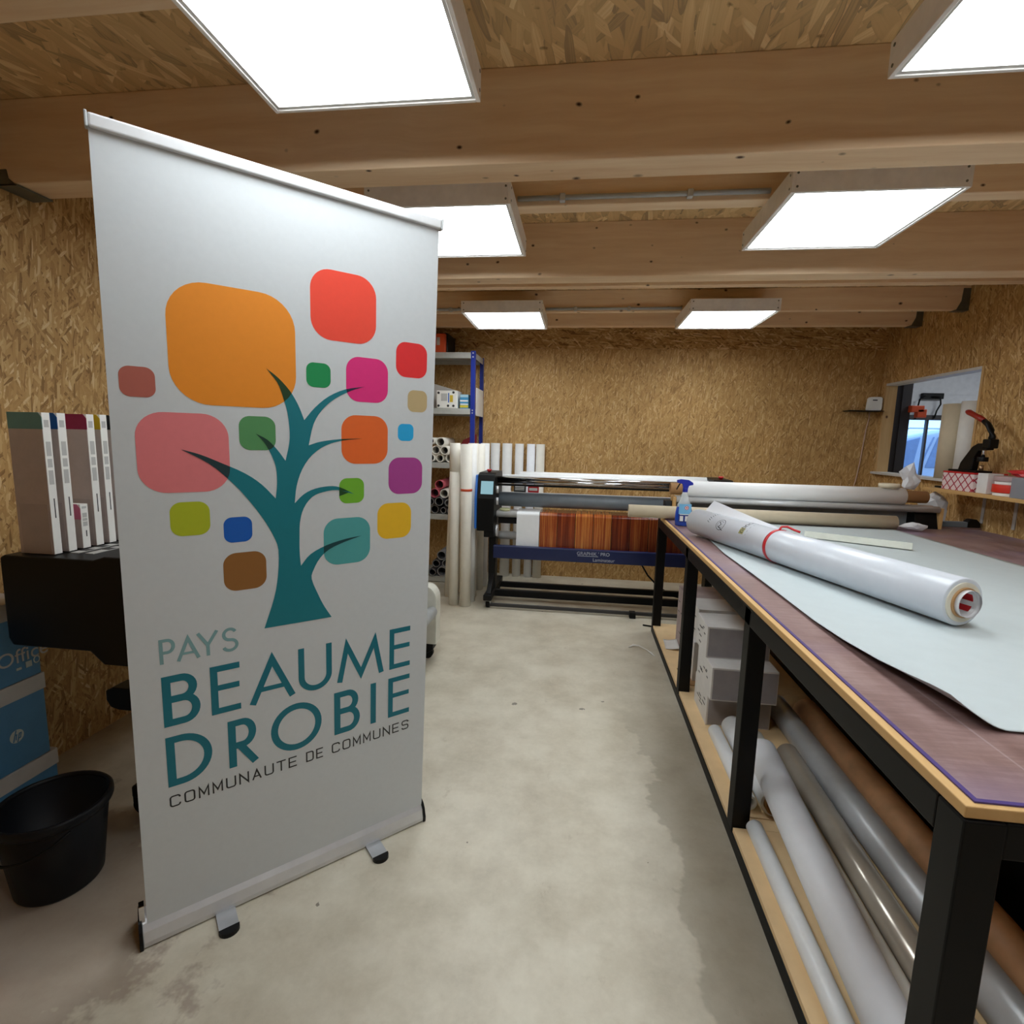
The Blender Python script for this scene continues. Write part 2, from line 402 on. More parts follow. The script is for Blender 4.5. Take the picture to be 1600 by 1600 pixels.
M_red = mat('red_plastic', rgb(196, 34, 40), 0.4)
M_orange = mat('orange_plastic', rgb(214, 84, 44), 0.5)
M_silver = mat('silver_film', rgb(206, 208, 210), 0.36, 0.3, 0.05)
M_bronze = mat('mirror_bronze_film', rgb(200, 190, 176), 0.22, 0.35, 0.05)
M_leather = mat('brown_kraft_film', rgb(228, 178, 132), 0.45, 0, 0.18, 9)
M_lilac = mat('pale_lilac_white', rgb(242, 244, 250), 0.5, 0, 0.02)
M_inkgrey = mat('grey_printed_card', rgb(192, 176, 169), 0.6, 0, 0.05, 30)
M_inkwhite = mat('white_printed_card', rgb(240, 238, 232), 0.55, 0, 0.02)
M_label = mat('pale_grey_label', rgb(190, 188, 184), 0.6)
M_darkink = mat('dark_ink', rgb(52, 50, 50), 0.6)
M_paperblue = mat('paper_box_blue', rgb(70, 128, 172), 0.5, 0, 0.05)
M_lid = mat('paper_box_lid', rgb(196, 192, 188), 0.6, 0, 0.05)
M_bucket = mat('black_blue_plastic', rgb(11, 12, 18), 0.45, 0, 0.1, 18, 0.3)
M_boxgrey = mat('grey_box_panel', rgb(160, 156, 160), 0.6)
M_boxwhite = mat('white_box_card', rgb(224, 221, 219), 0.6, 0, 0.04)
M_carwhite = mat('car_paint', rgb(206, 216, 226), 0.2, 0.1, 0.02, coat=0.6)
M_carglass = mat('car_glass', rgb(120, 146, 176), 0.08, 0, 0.1)
M_ground = mat('outdoor_gravel', rgb(150, 146, 138), 0.9, 0, 0.25, 40)
M_darkframe = mat('dark_brown_frame', rgb(52, 48, 50), 0.5)
M_plastic_bag = translucent('crumpled_clear_film', rgb(228, 228, 232), 0.82, 0.35)

# ------------------------------------------------------------------ the room
XL, XR, YB, YF, ZC = -2.22, 2.79, 5.42, -2.6, 2.622
WY0, WY1, WZ0, WZ1, WT = 4.15, 5.36, 1.19, 2.02, 0.09       # opening in the right wall
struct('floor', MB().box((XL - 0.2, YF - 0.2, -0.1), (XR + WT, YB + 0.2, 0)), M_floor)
struct('ceiling', MB().box((XL - 0.2, YF - 0.2, ZC), (XR + WT, YB + 0.2, ZC + 0.1)), M_osb_ceil)
struct('wall_left', MB().box((XL - 0.2, YF - 0.2, 0), (XL, YB, ZC)), M_osb_side)
struct('wall_back', MB().box((XL - 0.2, YB, 0), (XR, YB + 0.2, ZC)), M_osb_back)
struct('wall_back_band', MB().box((XL, YB - 0.012, 2.335), (XR, YB, ZC)), M_osb_band)
struct('wall_front', MB().box((XL, YF - 0.2, 0), (XR + WT, YF, ZC)), M_osb_back)
w = MB()
w.box((XR, YF - 0.2, 0), (XR + WT, WY0, ZC)); w.box((XR, WY1, 0), (XR + WT, YB + 0.2, ZC))
w.box((XR, WY0, 0), (XR + WT, WY1, WZ0)); w.box((XR, WY0, WZ1), (XR + WT, WY1, ZC))
struct('wall_right', w, M_osb_side)
# lining of the opening
w1 = struct('window_1', MB().box((XR - 0.004, WY1 - 0.022, WZ0 + 0.02), (XR + WT + 0.004, WY1, WZ1)).box((XR - 0.004, WY0, WZ0 + 0.02), (XR + WT + 0.004, WY0 + 0.022, WZ1)), M_pineZ)
build('window_head', MB().box((XR - 0.004, WY0 + 0.022, WZ1 - 0.02), (XR + WT + 0.004, WY1 - 0.022, WZ1)), M_white, w1)
build('window_sill', MB().box((XR - 0.045, WY0, WZ0), (XR + WT + 0.004, WY1, WZ0 + 0.02)), M_white, w1)
# beams and joists
def beam(y0, y1, z0, m, hang=True):
    b = struct('ceiling_beam', MB().box((XL, y0, z0), (XR, y1, ZC)), m, None, 0.004)
    if hang:
        h = MB()
        for xw, sx in ((XR, -1), (XL, 1)):
            for yy in (y0 - 0.004, y1 + 0.001):
                hh = 0.05 if z0 < 2.4 else 0.15; poly = [(0, z0 - 0.006), (0.085, z0 - 0.006), (0.055, z0 + hh * 0.4), (0.05, z0 + hh), (0, z0 + hh)]
                h.prism(poly, lambda u, v, k: (xw + sx * u, k, v), yy, yy + 0.003)
            h.box((xw, y0 - 0.004, z0 - 0.008), (xw + sx * 0.09, y1 + 0.004, z0 - 0.002))
        build('joist_hanger', h, M_zinc, b)
    return b
for k, (y0, y1) in enumerate(((1.85, 1.98), (3.08, 3.20), (-0.62, -0.49), (0.61, 0.73))): beam(y0, y1, 2.333, M_pine)
for y0, y1 in ((1.23, 1.32), (2.47, 2.55), (3.70, 3.77), (4.40, 4.455), (4.93, 5.01), (-0.05, 0.03)): beam(y0, y1, 2.455, M_pine2)

# neighbouring room seen through the opening
AX0, AX1, AY0, AY1 = XR + WT, 6.6, 2.6, 7.2
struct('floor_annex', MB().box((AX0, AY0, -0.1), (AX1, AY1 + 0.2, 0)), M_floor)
struct('ceiling_annex', MB().box((AX0, AY0, 2.9), (AX1, AY1 + 0.2, 3.0)), M_white)
struct('wall_annex_right', MB().box((AX1, AY0, 0), (AX1 + 0.1, AY1, 2.9)), M_annex)
struct('wall_annex_front', MB().box((AX0, AY0 - 0.1, 0), (AX1, AY0, 2.9)), M_annex)
struct('wall_annex_left', MB().box((AX0 - 0.02, YB + 0.2, 0), (AX0, AY1, 2.9)), M_annex)
ox0, ox1, oz0, oz1 = 4.04, 5.3, 1.08, 1.80
w = MB()
w.box((AX0, AY1, 0), (ox0, AY1 + 0.2, 2.9)); w.box((ox1, AY1, 0), (AX1, AY1 + 0.2, 2.9)); w.box((ox0, AY1, 0), (ox1, AY1 + 0.2, oz0)); w.box((ox0, AY1, oz1), (ox1, AY1 + 0.2, 2.9))
for zz in (2.1, 2.29): w.box((AX0, AY1 - 0.004, zz), (AX1, AY1, zz + 0.006))
struct('wall_annex_back', w, M_annex)
w2 = struct('window_2', MB().box((ox0 - 0.03, AY1 - 0.03, oz1 - 0.01), (ox1, AY1 + 0.05, oz1 + 0.05)).box((ox0 - 0.03, AY1 - 0.03, oz0 - 0.03), (ox0 + 0.012, AY1 + 0.05, oz1)).box((4.27, AY1 + 0.0, oz0), (4.295, AY1 + 0.04, oz1)).box((ox1 - 0.03, AY1, oz0), (ox1, AY1 + 0.05, oz1)).box((ox0, AY1 - 0.03, oz0 - 0.03), (ox1, AY1 + 0.05, oz0)), M_darkframe)
build('pane', MB().box((ox0, AY1 + 0.05, oz0), (ox1, AY1 + 0.056, oz1)), glass('window_pane', (0.8, 0.9, 1, 1), 0.02, 0.08), w2)
# dark sliding door leaf standing just past the opening
d1 = struct('door_1', MB().box((2.945, 5.78, 0), (3.265, 5.84, 2.35)).box((3.17, 5.765, 0.02), (3.182, 5.78, 2.33)), M_darkframe)

# outside: gravel yard and a parked car
struct('ground_outside', MB().box((-2, AY1 + 0.2, -0.15), (16, 24, -0.05)), M_ground)
car = thing('car', (5.4, 9.55, -0.05), 'pale blue-white estate car parked outside beyond the far window', 'car')
cp = [(-2.1, 0.32), (-2.12, 0.75), (-2.0, 1.02), (-1.25, 1.14), (-0.75, 1.62), (0.0, 1.78), (1.5, 1.72), (1.98, 1.55), (2.12, 1.1), (2.16, 0.7), (2.12, 0.32)]
build('body', MB().prism(cp, lambda u, v, k: (5.4 + u, k, v - 0.05), 8.7, 10.4), M_carwhite, car, 0.07, 4)
def cwin(poly): build('side_window', MB().prism(poly, lambda u, v, k: (5.4 + u, k, v - 0.05), 8.685, 8.72), M_carglass, car, 0.012)
cwin([(-1.0, 1.20), (-0.55, 1.58), (-0.30, 1.66), (-0.36, 1.20)])
cwin([(-0.27, 1.20), (-0.215, 1.40), (-0.12, 1.665), (-0.10, 1.665), (-0.19, 1.40), (-0.235, 1.20)])
cwin([(-0.19, 1.20), (-0.13, 1.42), (-0.06, 1.665), (0.10, 1.67), (0.14, 1.60), (0.13, 1.40), (0.06, 1.25), (-0.02, 1.20)])
for x in (-1.3, 1.35): build('wheel', MB().cyl((5.4 + x, 8.66, 0.27), (5.4 + x, 8.9, 0.27), 0.32), M_rubber, car)
build('roof_rail', MB().path([(4.9, 8.82, 1.70), (5.0, 8.82, 1.745), (6.7, 8.82, 1.75), (6.9, 8.82, 1.69)], 0.014), M_alu, car)

# things on the annex wall
lamp = thing('wall_bracket', (4.3, AY1, 2.1), 'black wall bracket with two hanging cable loops above the far window', 'bracket')
build('back_plate', MB().box((4.16, AY1 - 0.05, 2.045), (4.40, AY1, 2.115)), M_blackp, lamp, 0.006)
build('cable', MB().path([(4.18, AY1 - 0.06, 2.08), (4.12, AY1 - 0.07, 2.04), (4.11, AY1 - 0.06, 1.93), (4.13, AY1 - 0.05, 1.86), (4.11, AY1 - 0.04, 1.80)], 0.009), M_black, lamp)
build('cable', MB().path([(4.26, AY1 - 0.06, 2.07), (4.34, AY1 - 0.08, 2.075), (4.36, AY1 - 0.07, 1.98), (4.33, AY1 - 0.06, 1.90), (4.32, AY1 - 0.05, 1.81)], 0.009), M_black, lamp)
tag(build('orange_box', MB().box((3.24, 5.72, 1.79), (3.36, 5.78, 1.855)).box((3.30, 5.72, 1.74), (3.385, 5.78, 1.82)), M_orange, None, 0.006), 'orange bracket box beside the dark door past the opening', 'box')

# ------------------------------------------------------------------ ceiling lights
def light(x0, x1, y0, y1, label, zb=2.37):
    t = thing('ceiling_light', ((x0 + x1) / 2, (y0 + y1) / 2, zb), label, 'ceiling light', 'square ceiling light panels')
    zt = zb + 0.086; f = MB(); th = 0.012
    f.box((x0, y0, zb), (x0 + th, y1, zt)).box((x1 - th, y0, zb), (x1, y1, zt)).box((x0 + th, y0, zb), (x1 - th, y0 + th, zt)).box((x0 + th, y1 - th, zb), (x1 - th, y1, zt))
    f.box((x0 + th, y0 + th, zt - 0.006), (x1 - th, y1 - th, zt))
    build('frame', f, M_lightframe, t, 0.0015)
    lip = MB(); a, b = 0.012, 0.022
    lip.box((x0 + a, y0 + a, zb + 0.004), (x0 + b, y1 - a, zb + 0.009)).box((x1 - b, y0 + a, zb + 0.004), (x1 - a, y1 - a, zb + 0.009)).box((x0 + b, y0 + a, zb + 0.004), (x1 - b, y0 + b, zb + 0.009)).box((x0 + b, y1 - b, zb + 0.004), (x1 - b, y1 - a, zb + 0.009))
    build('rim', lip, M_white, t)
    build('diffuser', MB().box((x0 + th, y0 + th, zb + 0.009), (x1 - th, y1 - th, zb + 0.014)), M_panel, t)
    if y0 > 0:
        for zz in (zb + 0.02, zt - 0.018):
            for xx in (x0 + 0.02, x1 - 0.02): build('screw', MB().cyl((xx, y0 - 0.0015, zz), (xx, y0 + 0.004, zz), 0.0045, n=10), M_zinc, t)
            for yy in (y0 + 0.02, y1 - 0.02):
                if x0 > 0: build('screw', MB().cyl((x0 - 0.0015, yy, zz), (x0 + 0.004, yy, zz), 0.0045, n=10), M_zinc, t)
                else: build('screw', MB().cyl((x1 - 0.004, yy, zz), (x1 + 0.0015, yy, zz), 0.0045, n=10), M_zinc, t)
LX0, LX1, RX0, RX1 = -0.935, -0.318, 0.745, 1.362
light(LX0, LX1, 0.98, 1.594, 'large square ceiling light panel nearest above the roll-up banner')
light(RX0, RX1, 0.98, 1.594, 'square ceiling light panel cut off by the top right corner of the photo')
light(LX0, LX1, 2.235, 2.85, 'square ceiling light panel partly hidden behind the top right corner of the banner')
light(RX0, RX1, 2.215, 2.83, 'square ceiling light panel above the workbench in the middle row')
light(LX0, LX1, 4.04, 4.655, 'small-looking ceiling light panel of the far row nearer the blue shelving')
light(RX0, RX1, 4.04, 4.655, 'small-looking ceiling light panel of the far row nearer the wall opening')
light(RX0, RX1, -0.40, 0.215, 'added square ceiling light panel, unseen behind the viewer over the bench')  # unseen panel added to brighten the banner front
light(4.2, 5.2, 5.0, 5.9, 'added square ceiling light panel, unseen in the neighbouring room', 2.81)  # added out of view to lift the dim far room
# conduit runs between the lights
def conduit(x0, x1, y, z, label, clips):
    t = thing('conduit', ((x0 + x1) / 2, y, z), label, 'conduit', 'conduits between the ceiling lights')
    build('pipe', MB().cyl((x0, y, z), (x1, y, z), 0.0105, n=16), M_grey, t)
    for cx in clips: build('clip', MB().box((cx - 0.012, y - 0.015, z - 0.018), (cx + 0.012, y + 0.014, z + 0.014)), M_label, t, 0.003)
conduit(LX1, RX0, 2.457, 2.482, 'grey conduit on the joist between the two middle-row light panels', (-0.12, 0.42))
conduit(LX1, RX0, 4.387, 2.475, 'grey conduit on the joist between the two far-row light panels', (-0.08, 0.34))
conduit(-1.7, LX0, 4.387, 2.475, 'grey conduit on the joist running left of the far-row light panel', (-1.1, -1.5))

# ------------------------------------------------------------------ roll-up banner
BU = Vector((0.71887, 0.69514, 0)).normalized(); BV = Vector((0.030, -0.031, 0.99907)).normalized()
BN = BU.cross(BV).normalized(); BO = Vector((-1.144, 1.147, 0.064)); BF = Vector((BU.y, -BU.x, 0))
ban = thing('roll_up_banner', tuple(Vector((BO.x, BO.y, 0)) + BU * 0.43), 'tall white roll-up banner with a tree of coloured squares on an aluminium base', 'banner')
def b3(u, v, h): return BO + BU * u + BV * v + BN * h
def bcol(name, c): return mat(name, rgb(*[max(0, min(255, sum(c) / 3 + (x - sum(c) / 3) * 1.12)) for x in c]), 0.5, 0, 0.015, 60)
sq = [(0.281, 1.583, 0.297, (226, 142, 40)), (0.566, 1.729, 0.190, (226, 76, 56)), (0.779, 1.605, 0.106, (214, 40, 44)), (0.491, 1.534, 0.068, (10, 132, 76)),
      (0.635, 1.532, 0.130, (214, 46, 124)), (0.068, 1.481, 0.071, (172, 100, 88)), (0.801, 1.480, 0.068, (186, 166, 126)), (0.156, 1.312, 0.201, (222, 130, 134)),
      (0.327, 1.366, 0.091, (86, 142, 92)), (0.628, 1.354, 0.146, (222, 106, 44)), (0.762, 1.380, 0.054, (40, 164, 216)), (0.764, 1.241, 0.118, (164, 70, 142)),
      (0.586, 1.199, 0.077, (112, 172, 52)), (0.160, 1.142, 0.089, (172, 182, 44)), (0.270, 1.104, 0.070, (16, 92, 176)), (0.727, 1.095, 0.117, (226, 182, 48)),
      (0.572, 1.043, 0.145, (84, 160, 160)), (0.284, 0.985, 0.108, (140, 96, 48))]
TREE = [(0.3275, 0.8063), (0.3558, 0.8928), (0.3679, 0.9586), (0.3715, 1.0346), (0.3578, 1.0811), (0.3301, 1.1357), (0.2898, 1.1968), (0.251, 1.2438), (0.2073, 1.2853), (0.1485, 1.3211), (0.1894, 1.3085), (0.2394, 1.285), (0.292, 1.258), (0.3329, 1.2262), (0.3679, 1.1853), (0.3727, 1.2288), (0.3703, 1.2761), (0.3569, 1.315), (0.34, 1.3454), (0.3217, 1.3654), (0.3507, 1.3494), (0.3752, 1.3228), (0.3965, 1.2916), (0.4064, 1.3348), (0.4094, 1.37), (0.4047, 1.4239), (0.3934, 1.4688), (0.3799, 1.5053), (0.3533, 1.5397), (0.3837, 1.5167), (0.412, 1.4852), (0.4335, 1.4484), (0.4494, 1.4065), (0.4794, 1.4432), (0.5193, 1.4772), (0.5685, 1.5007), (0.6254, 1.5123), (0.5852, 1.4979), (0.5354, 1.4703), (0.4989, 1.4364), (0.4747, 1.3956), (0.4605, 1.3355), (0.4938, 1.3464), (0.551, 1.3548), (0.6194, 1.3578), (0.5593, 1.3508), (0.5098, 1.3361), (0.4695, 1.3074), (0.4415, 1.2672), (0.4251, 1.2191), (0.4187, 1.1689), (0.444, 1.1939), (0.4759, 1.2091), (0.5166, 1.2152), (0.55, 1.2106), (0.593, 1.1883), (0.5415, 1.2024), (0.5, 1.1982), (0.4676, 1.1846), (0.4433, 1.1527), (0.4323, 1.1119), (0.4298, 1.0619), (0.4295, 1.0242), (0.4323, 0.9809), (0.4603, 1.0129), (0.5076, 1.0354), (0.5663, 1.0496), (0.6171, 1.0551), (0.5663, 1.0415), (0.5171, 1.0224), (0.4881, 0.9977), (0.4689, 0.9643), (0.4628, 0.9352), (0.4828, 0.8795), (0.4996, 0.8416), (0.5208, 0.8043)]
def crom(P, n=3):
    """smooth the outline except at the pointed tips and forks"""
    out = []; N = len(P)
    def sharp(i):
        a, b, c = (Vector(P[(i + k) % N]) for k in (-1, 0, 1)); return (b - a).angle(c - b) > 0.9
    for i in range(N):
        p0, p1, p2, p3 = (Vector(P[(i + k) % N]) for k in (-1, 0, 1, 2))
        m1 = (p2 - p1) if sharp(i) else (p2 - p0) / 2; m2 = (p2 - p1) if sharp((i + 1) % N) else (p3 - p1) / 2
        for k in range(n):
            t = k / n; out.append(tuple((2 * t**3 - 3 * t**2 + 1) * p1 + (t**3 - 2 * t**2 + t) * m1 + (-2 * t**3 + 3 * t**2) * p2 + (t**3 - t**2) * m2))
    return out
TREE = crom(TREE)
def rsq(cx, cy, w, n=9):
    r = w * 0.30; h = w / 2 - r; out = []
    for q in range(4):
        a0 = q * PI / 2; ox, oy = (h, -h, -h, h)[q], (h, h, -h, -h)[q]
        out += [(cx + ox + r * math.cos(a0 + PI / 2 * i / n), cy + oy + r * math.sin(a0 + PI / 2 * i / n)) for i in range(n + 1)]
    # slightly bulging sides
    return [(cx + (x - cx), cy + (y - cy)) for x, y in out]
def clip(sub, win):
    out = list(sub)
    for i in range(len(win)):
        a, b = win[i], win[(i + 1) % len(win)]; inp, out = out, []
        if not inp: break
        sd = lambda p: (b[0] - a[0]) * (p[1] - a[1]) - (b[1] - a[1]) * (p[0] - a[0])
        for k in range(len(inp)):
            p, q = inp[k - 1], inp[k]; sp_, sq_ = sd(p), sd(q)
            if (sp_ >= 0) != (sq_ >= 0):
                t = sp_ / (sp_ - sq_); out.append((p[0] + t * (q[0] - p[0]), p[1] + t * (q[1] - p[1])))
            if sq_ >= 0: out.append(q)
    return out
mb = MB(); mats = [M_sheet]
fv = [mb.v(b3(u, v, h)) for h in (-0.0016, 0.0) for u, v in ((0.002, -0.03), (0.848, -0.03), (0.8645, 2.026), (0.0135, 2.026))]      # the fabric, 1.6 mm thick
for q in ((0, 3, 2, 1), (4, 5, 6, 7), (0, 1, 5, 4), (1, 2, 6, 5), (2, 3, 7, 6), (3, 0, 4, 7)): mb._f([fv[i] for i in q])
for cx, cy, w_, c in sq:
    mats.append(bcol('print_colour', c)); mb.mi = len(mats) - 1; mb.flat(rsq(cx, cy, w_), b3, 0.0004)
mats.append(bcol('print_tree_teal', (8, 114, 126))); mb.mi = len(mats) - 1; mb.flat(TREE, b3, 0.0007)
for cx, cy, w_, c in sq:
    pv = clip(TREE, rsq(cx, cy, w_))
    if len(pv) > 3:
        mats.append(bcol('print_overlap', tuple((x * k) / 255 * 0.9 + 8 for x, k in zip(c, (20, 96, 104))))); mb.mi = len(mats) - 1
        mb.flat(pv, b3, 0.0010)
# lettering
mats += [bcol('print_letter_teal', (8, 108, 124)), bcol('print_letter_grey_teal', (128, 164, 168)), bcol('print_letter_black', (34, 34, 36))]
mT, mG, mK = len(mats) - 3, len(mats) - 2, len(mats) - 1
nst = [0]
def st(pts, w_, closed=False):
    nst[0] += 1; mb.stroke(pts, w_, b3, 0.0005 + 0.00006 * (nst[0] % 5), closed)
def L_B(x0, x1, y0, y1, t):
    a, b = x0 + t / 2, y0 + t / 2; c = y1 - t / 2; m = y0 + (y1 - y0) * 0.53
    r1 = (c - m) / 2; xm = x0 + (x1 - x0) * 0.52; r2 = (m - b) / 2
    st([(xm, m), (a, m), (a, c), (xm, c)] + arc(xm, (c + m) / 2, (x1 - x0) * 0.30, r1, PI / 2, -PI / 2)[1:-1] + [(xm, m)], t)
    xq = x0 + (x1 - x0) * 0.55
    st([(a, m + 0.0), (a, b), (xq, b)] + arc(xq, (m + b) / 2, x1 - t / 2 - xq, r2, -PI / 2, PI / 2)[1:-1] + [(xq, m), (a + t / 2, m)], t)
def L_E(x0, x1, y0, y1, t):
    a = x0 + t / 2
    st([(x1, y1 - t * 0.45), (a, y1 - t * 0.45), (a, y0 + t * 0.45), (x1, y0 + t * 0.45)], t * 0.9); st([(a, (y0 + y1) / 2 + t * 0.3), (x1 - t * 0.1, (y0 + y1) / 2 + t * 0.3)], t * 0.85)
def L_A(x0, x1, y0, y1, t, bar=0.28):
    xm = (x0 + x1) / 2; k = t * 0.95
    st([(x0 + t * 0.52, y0), (xm, y1 - k), (x1 - t * 0.52, y0)], t)
    yb = y0 + (y1 - y0) * bar; f = bar * 0.98; st([(x0 + (xm - x0) * f + t * 0.5, yb), (x1 - (x1 - xm) * f - t * 0.5, yb)], t * 0.8)
def L_U(x0, x1, y0, y1, t):
    a, b = x0 + t / 2, x1 - t / 2; r = (b - a) / 2; yc = y0 + t / 2 + r
    st([(a, y1)] + arc((a + b) / 2, yc, r, r, PI, 2 * PI, 20) + [(b, y1)], t)
def L_M(x0, x1, y0, y1, t):
    q = (x1 - x0); k = t * 1.0
    st([(x0 + t * 0.5, y0), (x0 + q * 0.205, y1 - k * 1.6), (x0 + q * 0.5, y0 + k * 0.9), (x0 + q * 0.795, y1 - k * 1.6), (x1 - t * 0.5, y0)], t)
def L_D(x0, x1, y0, y1, t):
    a, b, c = x0 + t / 2, y0 + t / 2, y1 - t / 2; xm = x0 + (x1 - x0) * 0.32
    st([(a, b), (xm, b)] + arc(xm, (b + c) / 2, x1 - t / 2 - xm, (c - b) / 2, -PI / 2, PI / 2, 22)[1:-1] + [(xm, c), (a, c)], t, True)
def L_R(x0, x1, y0, y1, t):
    a, c = x0 + t / 2, y1 - t / 2; m = y0 + (y1 - y0) * 0.45; xm = x0 + (x1 - x0) * 0.46
    st([(a, y0), (a, c), (xm, c)] + arc(xm, (c + m) / 2, x1 - (x1 - x0) * 0.1 - t / 2 - xm, (c - m) / 2, PI / 2, -PI / 2)[1:-1] + [(xm, m), (a + t / 2, m)], t)
    st([(xm - t * 0.4, m), (x1 - t * 0.6, y0)], t)
def L_O(x0, x1, y0, y1, t): st(arc((x0 + x1) / 2, (y0 + y1) / 2, (x1 - x0 - t) / 2, (y1 - y0 - t) / 2, 0, 2 * PI, 44)[:-1], t, True)
def L_I(x0, x1, y0, y1, t): st([((x0 + x1) / 2, y0), ((x0 + x1) / 2, y1)], t)
def L_P(x0, x1, y0, y1, t):
    a, c = x0 + t / 2, y1 - t / 2; m = y0 + (y1 - y0) * 0.45; xm = x0 + (x1 - x0) * 0.5
    st([(a, y0), (a, c), (xm, c)] + arc(xm, (c + m) / 2, x1 - t / 2 - xm, (c - m) / 2, PI / 2, -PI / 2)[1:-1] + [(xm, m), (a + t / 2, m)], t)
def L_Y(x0, x1, y0, y1, t):
    xm = (x0 + x1) / 2; ym = y0 + (y1 - y0) * 0.45
    st([(x0 + t * 0.5, y1), (xm, ym), (x1 - t * 0.5, y1)], t); st([(xm, ym + t * 0.4), (xm, y0)], t)
def L_S(x0, x1, y0, y1, t):
    xm = (x0 + x1) / 2; h = (y1 - y0 - t) / 4; r1 = (x1 - x0 - t) / 2 * 0.9; r2 = (x1 - x0 - t) / 2
    ct, cb = y1 - t / 2 - h, y0 + t / 2 + h
    st(arc(xm, ct, r1, h, 0.45, PI * 1.38, 14) + arc(xm, cb, r2, h, PI * 0.38, -PI + 0.35, 16), t)
mb.mi = mG
L_P(0.073, 0.109, 0.757, 0.826, 0.0085); L_A(0.110, 0.166, 0.757, 0.826, 0.0085); L_Y(0.157, 0.211, 0.757, 0.826, 0.0085); L_S(0.217, 0.259, 0.756, 0.827, 0.0085)
mb.mi = mT; t_ = 0.0200
L_B(0.073, 0.159, 0.576, 0.721, t_); L_E(0.184, 0.259, 0.576, 0.721, t_); L_A(0.280, 0.410, 0.576, 0.724, t_ * 0.9); L_U(0.419, 0.520, 0.573, 0.720, t_ * 0.88)
L_M(0.536, 0.694, 0.576, 0.724, t_ * 0.85); L_E(0.713, 0.790, 0.576, 0.721, t_ * 0.95)
L_D(0.073, 0.181, 0.396, 0.545, t_); L_R(0.222, 0.304, 0.396, 0.544, t_); L_O(0.336, 0.486, 0.389, 0.545, t_); L_B(0.526, 0.611, 0.396, 0.544, t_); L_I(0.648, 0.667, 0.396, 0.543, t_ * 0.95); L_E(0.710, 0.790, 0.398, 0.544, t_ * 0.95)
def wide(word, x0, x1, y0, y1, t):
    wd = {'I': 0.25}; tot = sum(wd.get(c, 1.0) for c in word); gap = 0.30; per = (x1 - x0) / (tot + gap * (len(word) - 1)); x = x0
    for c in word:
        w_ = per * wd.get(c, 1.0); a, b, yb, yt = x + t / 2, x + w_ - t / 2, y0 + t / 2, y1 - t / 2; r = 0.006; x += w_ + per * gap
        rc = lambda cx, cy, a0: arc(cx, cy, r, r, a0, a0 + PI / 2, 4)
        if c == 'C': st([(b, yt - r * 1.2)] + rc(b - r, yt - r, 0) + rc(a + r, yt - r, PI / 2) + rc(a + r, yb + r, PI) + rc(b - r, yb + r, 1.5 * PI) + [(b, yb + r * 1.2)], t)
        elif c == 'O': st(rc(b - r, yt - r, 0) + rc(a + r, yt - r, PI / 2) + rc(a + r, yb + r, PI) + rc(b - r, yb + r, 1.5 * PI), t, True)
        elif c == 'D': st(rc(b - r, yt - r, 0) + [(a, yt), (a, yb)] + rc(b - r, yb + r, 1.5 * PI), t, True)
        elif c == 'M': st([(a, y0), (a, yt), ((a + b) / 2, y0 + (y1 - y0) * 0.28), (b, yt), (b, y0)], t)
        elif c == 'N': st([(a, y0), (a, yt), (b, yb), (b, y1)], t)
        elif c == 'U': st([(a, y1)] + rc(a + r, yb + r, PI) + rc(b - r, yb + r, 1.5 * PI) + [(b, y1)], t)
        elif c == 'A': st([(a, y0), ((a + b) / 2, yt - t * 0.4), (b, y0)], t); st([(a + (b - a) * 0.2, y0 + (y1 - y0) * 0.3), (b - (b - a) * 0.2, y0 + (y1 - y0) * 0.3)], t)
        elif c == 'T': st([(x - w_ - per * gap, yt), (x - per * gap, yt)], t); st([((a + b) / 2, yt), ((a + b) / 2, y0)], t)
        elif c == 'E': st([(b, yt), (a, yt), (a, yb), (b, yb)], t); st([(a, (yt + yb) / 2), (b - t * 0.5, (yt + yb) / 2)], t)
        elif c == 'S':
            m = (yt + yb) / 2
            st([(b, yt - r)] + rc(b - r, yt - r, 0) + rc(a + r, yt - r, PI / 2) + rc(a + r, m + r, PI) + list(reversed(rc(b - r, m - r, 0))) + [(b, yb + r)] + list(reversed(rc(b - r, yb + r, 1.5 * PI)))[1:] + list(reversed(rc(a + r, yb + r, PI))) + [(a, yb + r)], t)
mb.mi = mK
wide('COMMUNAUTE', 0.073, 0.410, 0.3335, 0.3685, 0.0042); wide('DE', 0.436, 0.491, 0.3335, 0.3685, 0.0042); wide('COMMUNES', 0.517, 0.789, 0.3335, 0.3685, 0.0042)
raw('printed_sheet', mb, mats, ban)
# top rail
tr = MB()
for d in (1,):
    tr.obox(b3(0.441, 2.022, 0.001), BU, BV, BN, 0.428, 0.0145, 0.0095)
build('top_rail', tr, mat('top_rail_grey_white', rgb(214, 214, 216), 0.35), ban, 0.005, 3)
build('rail_end_cap', MB().obox(b3(0.8715, 2.022, 0.001), BU, BV, BN, 0.003, 0.016, 0.011), M_grey, ban, 0.002)
build('rail_end_cap', MB().obox(b3(0.0105, 2.022, 0.001), BU, BV, BN, 0.003, 0.016, 0.011), M_grey, ban, 0.002)
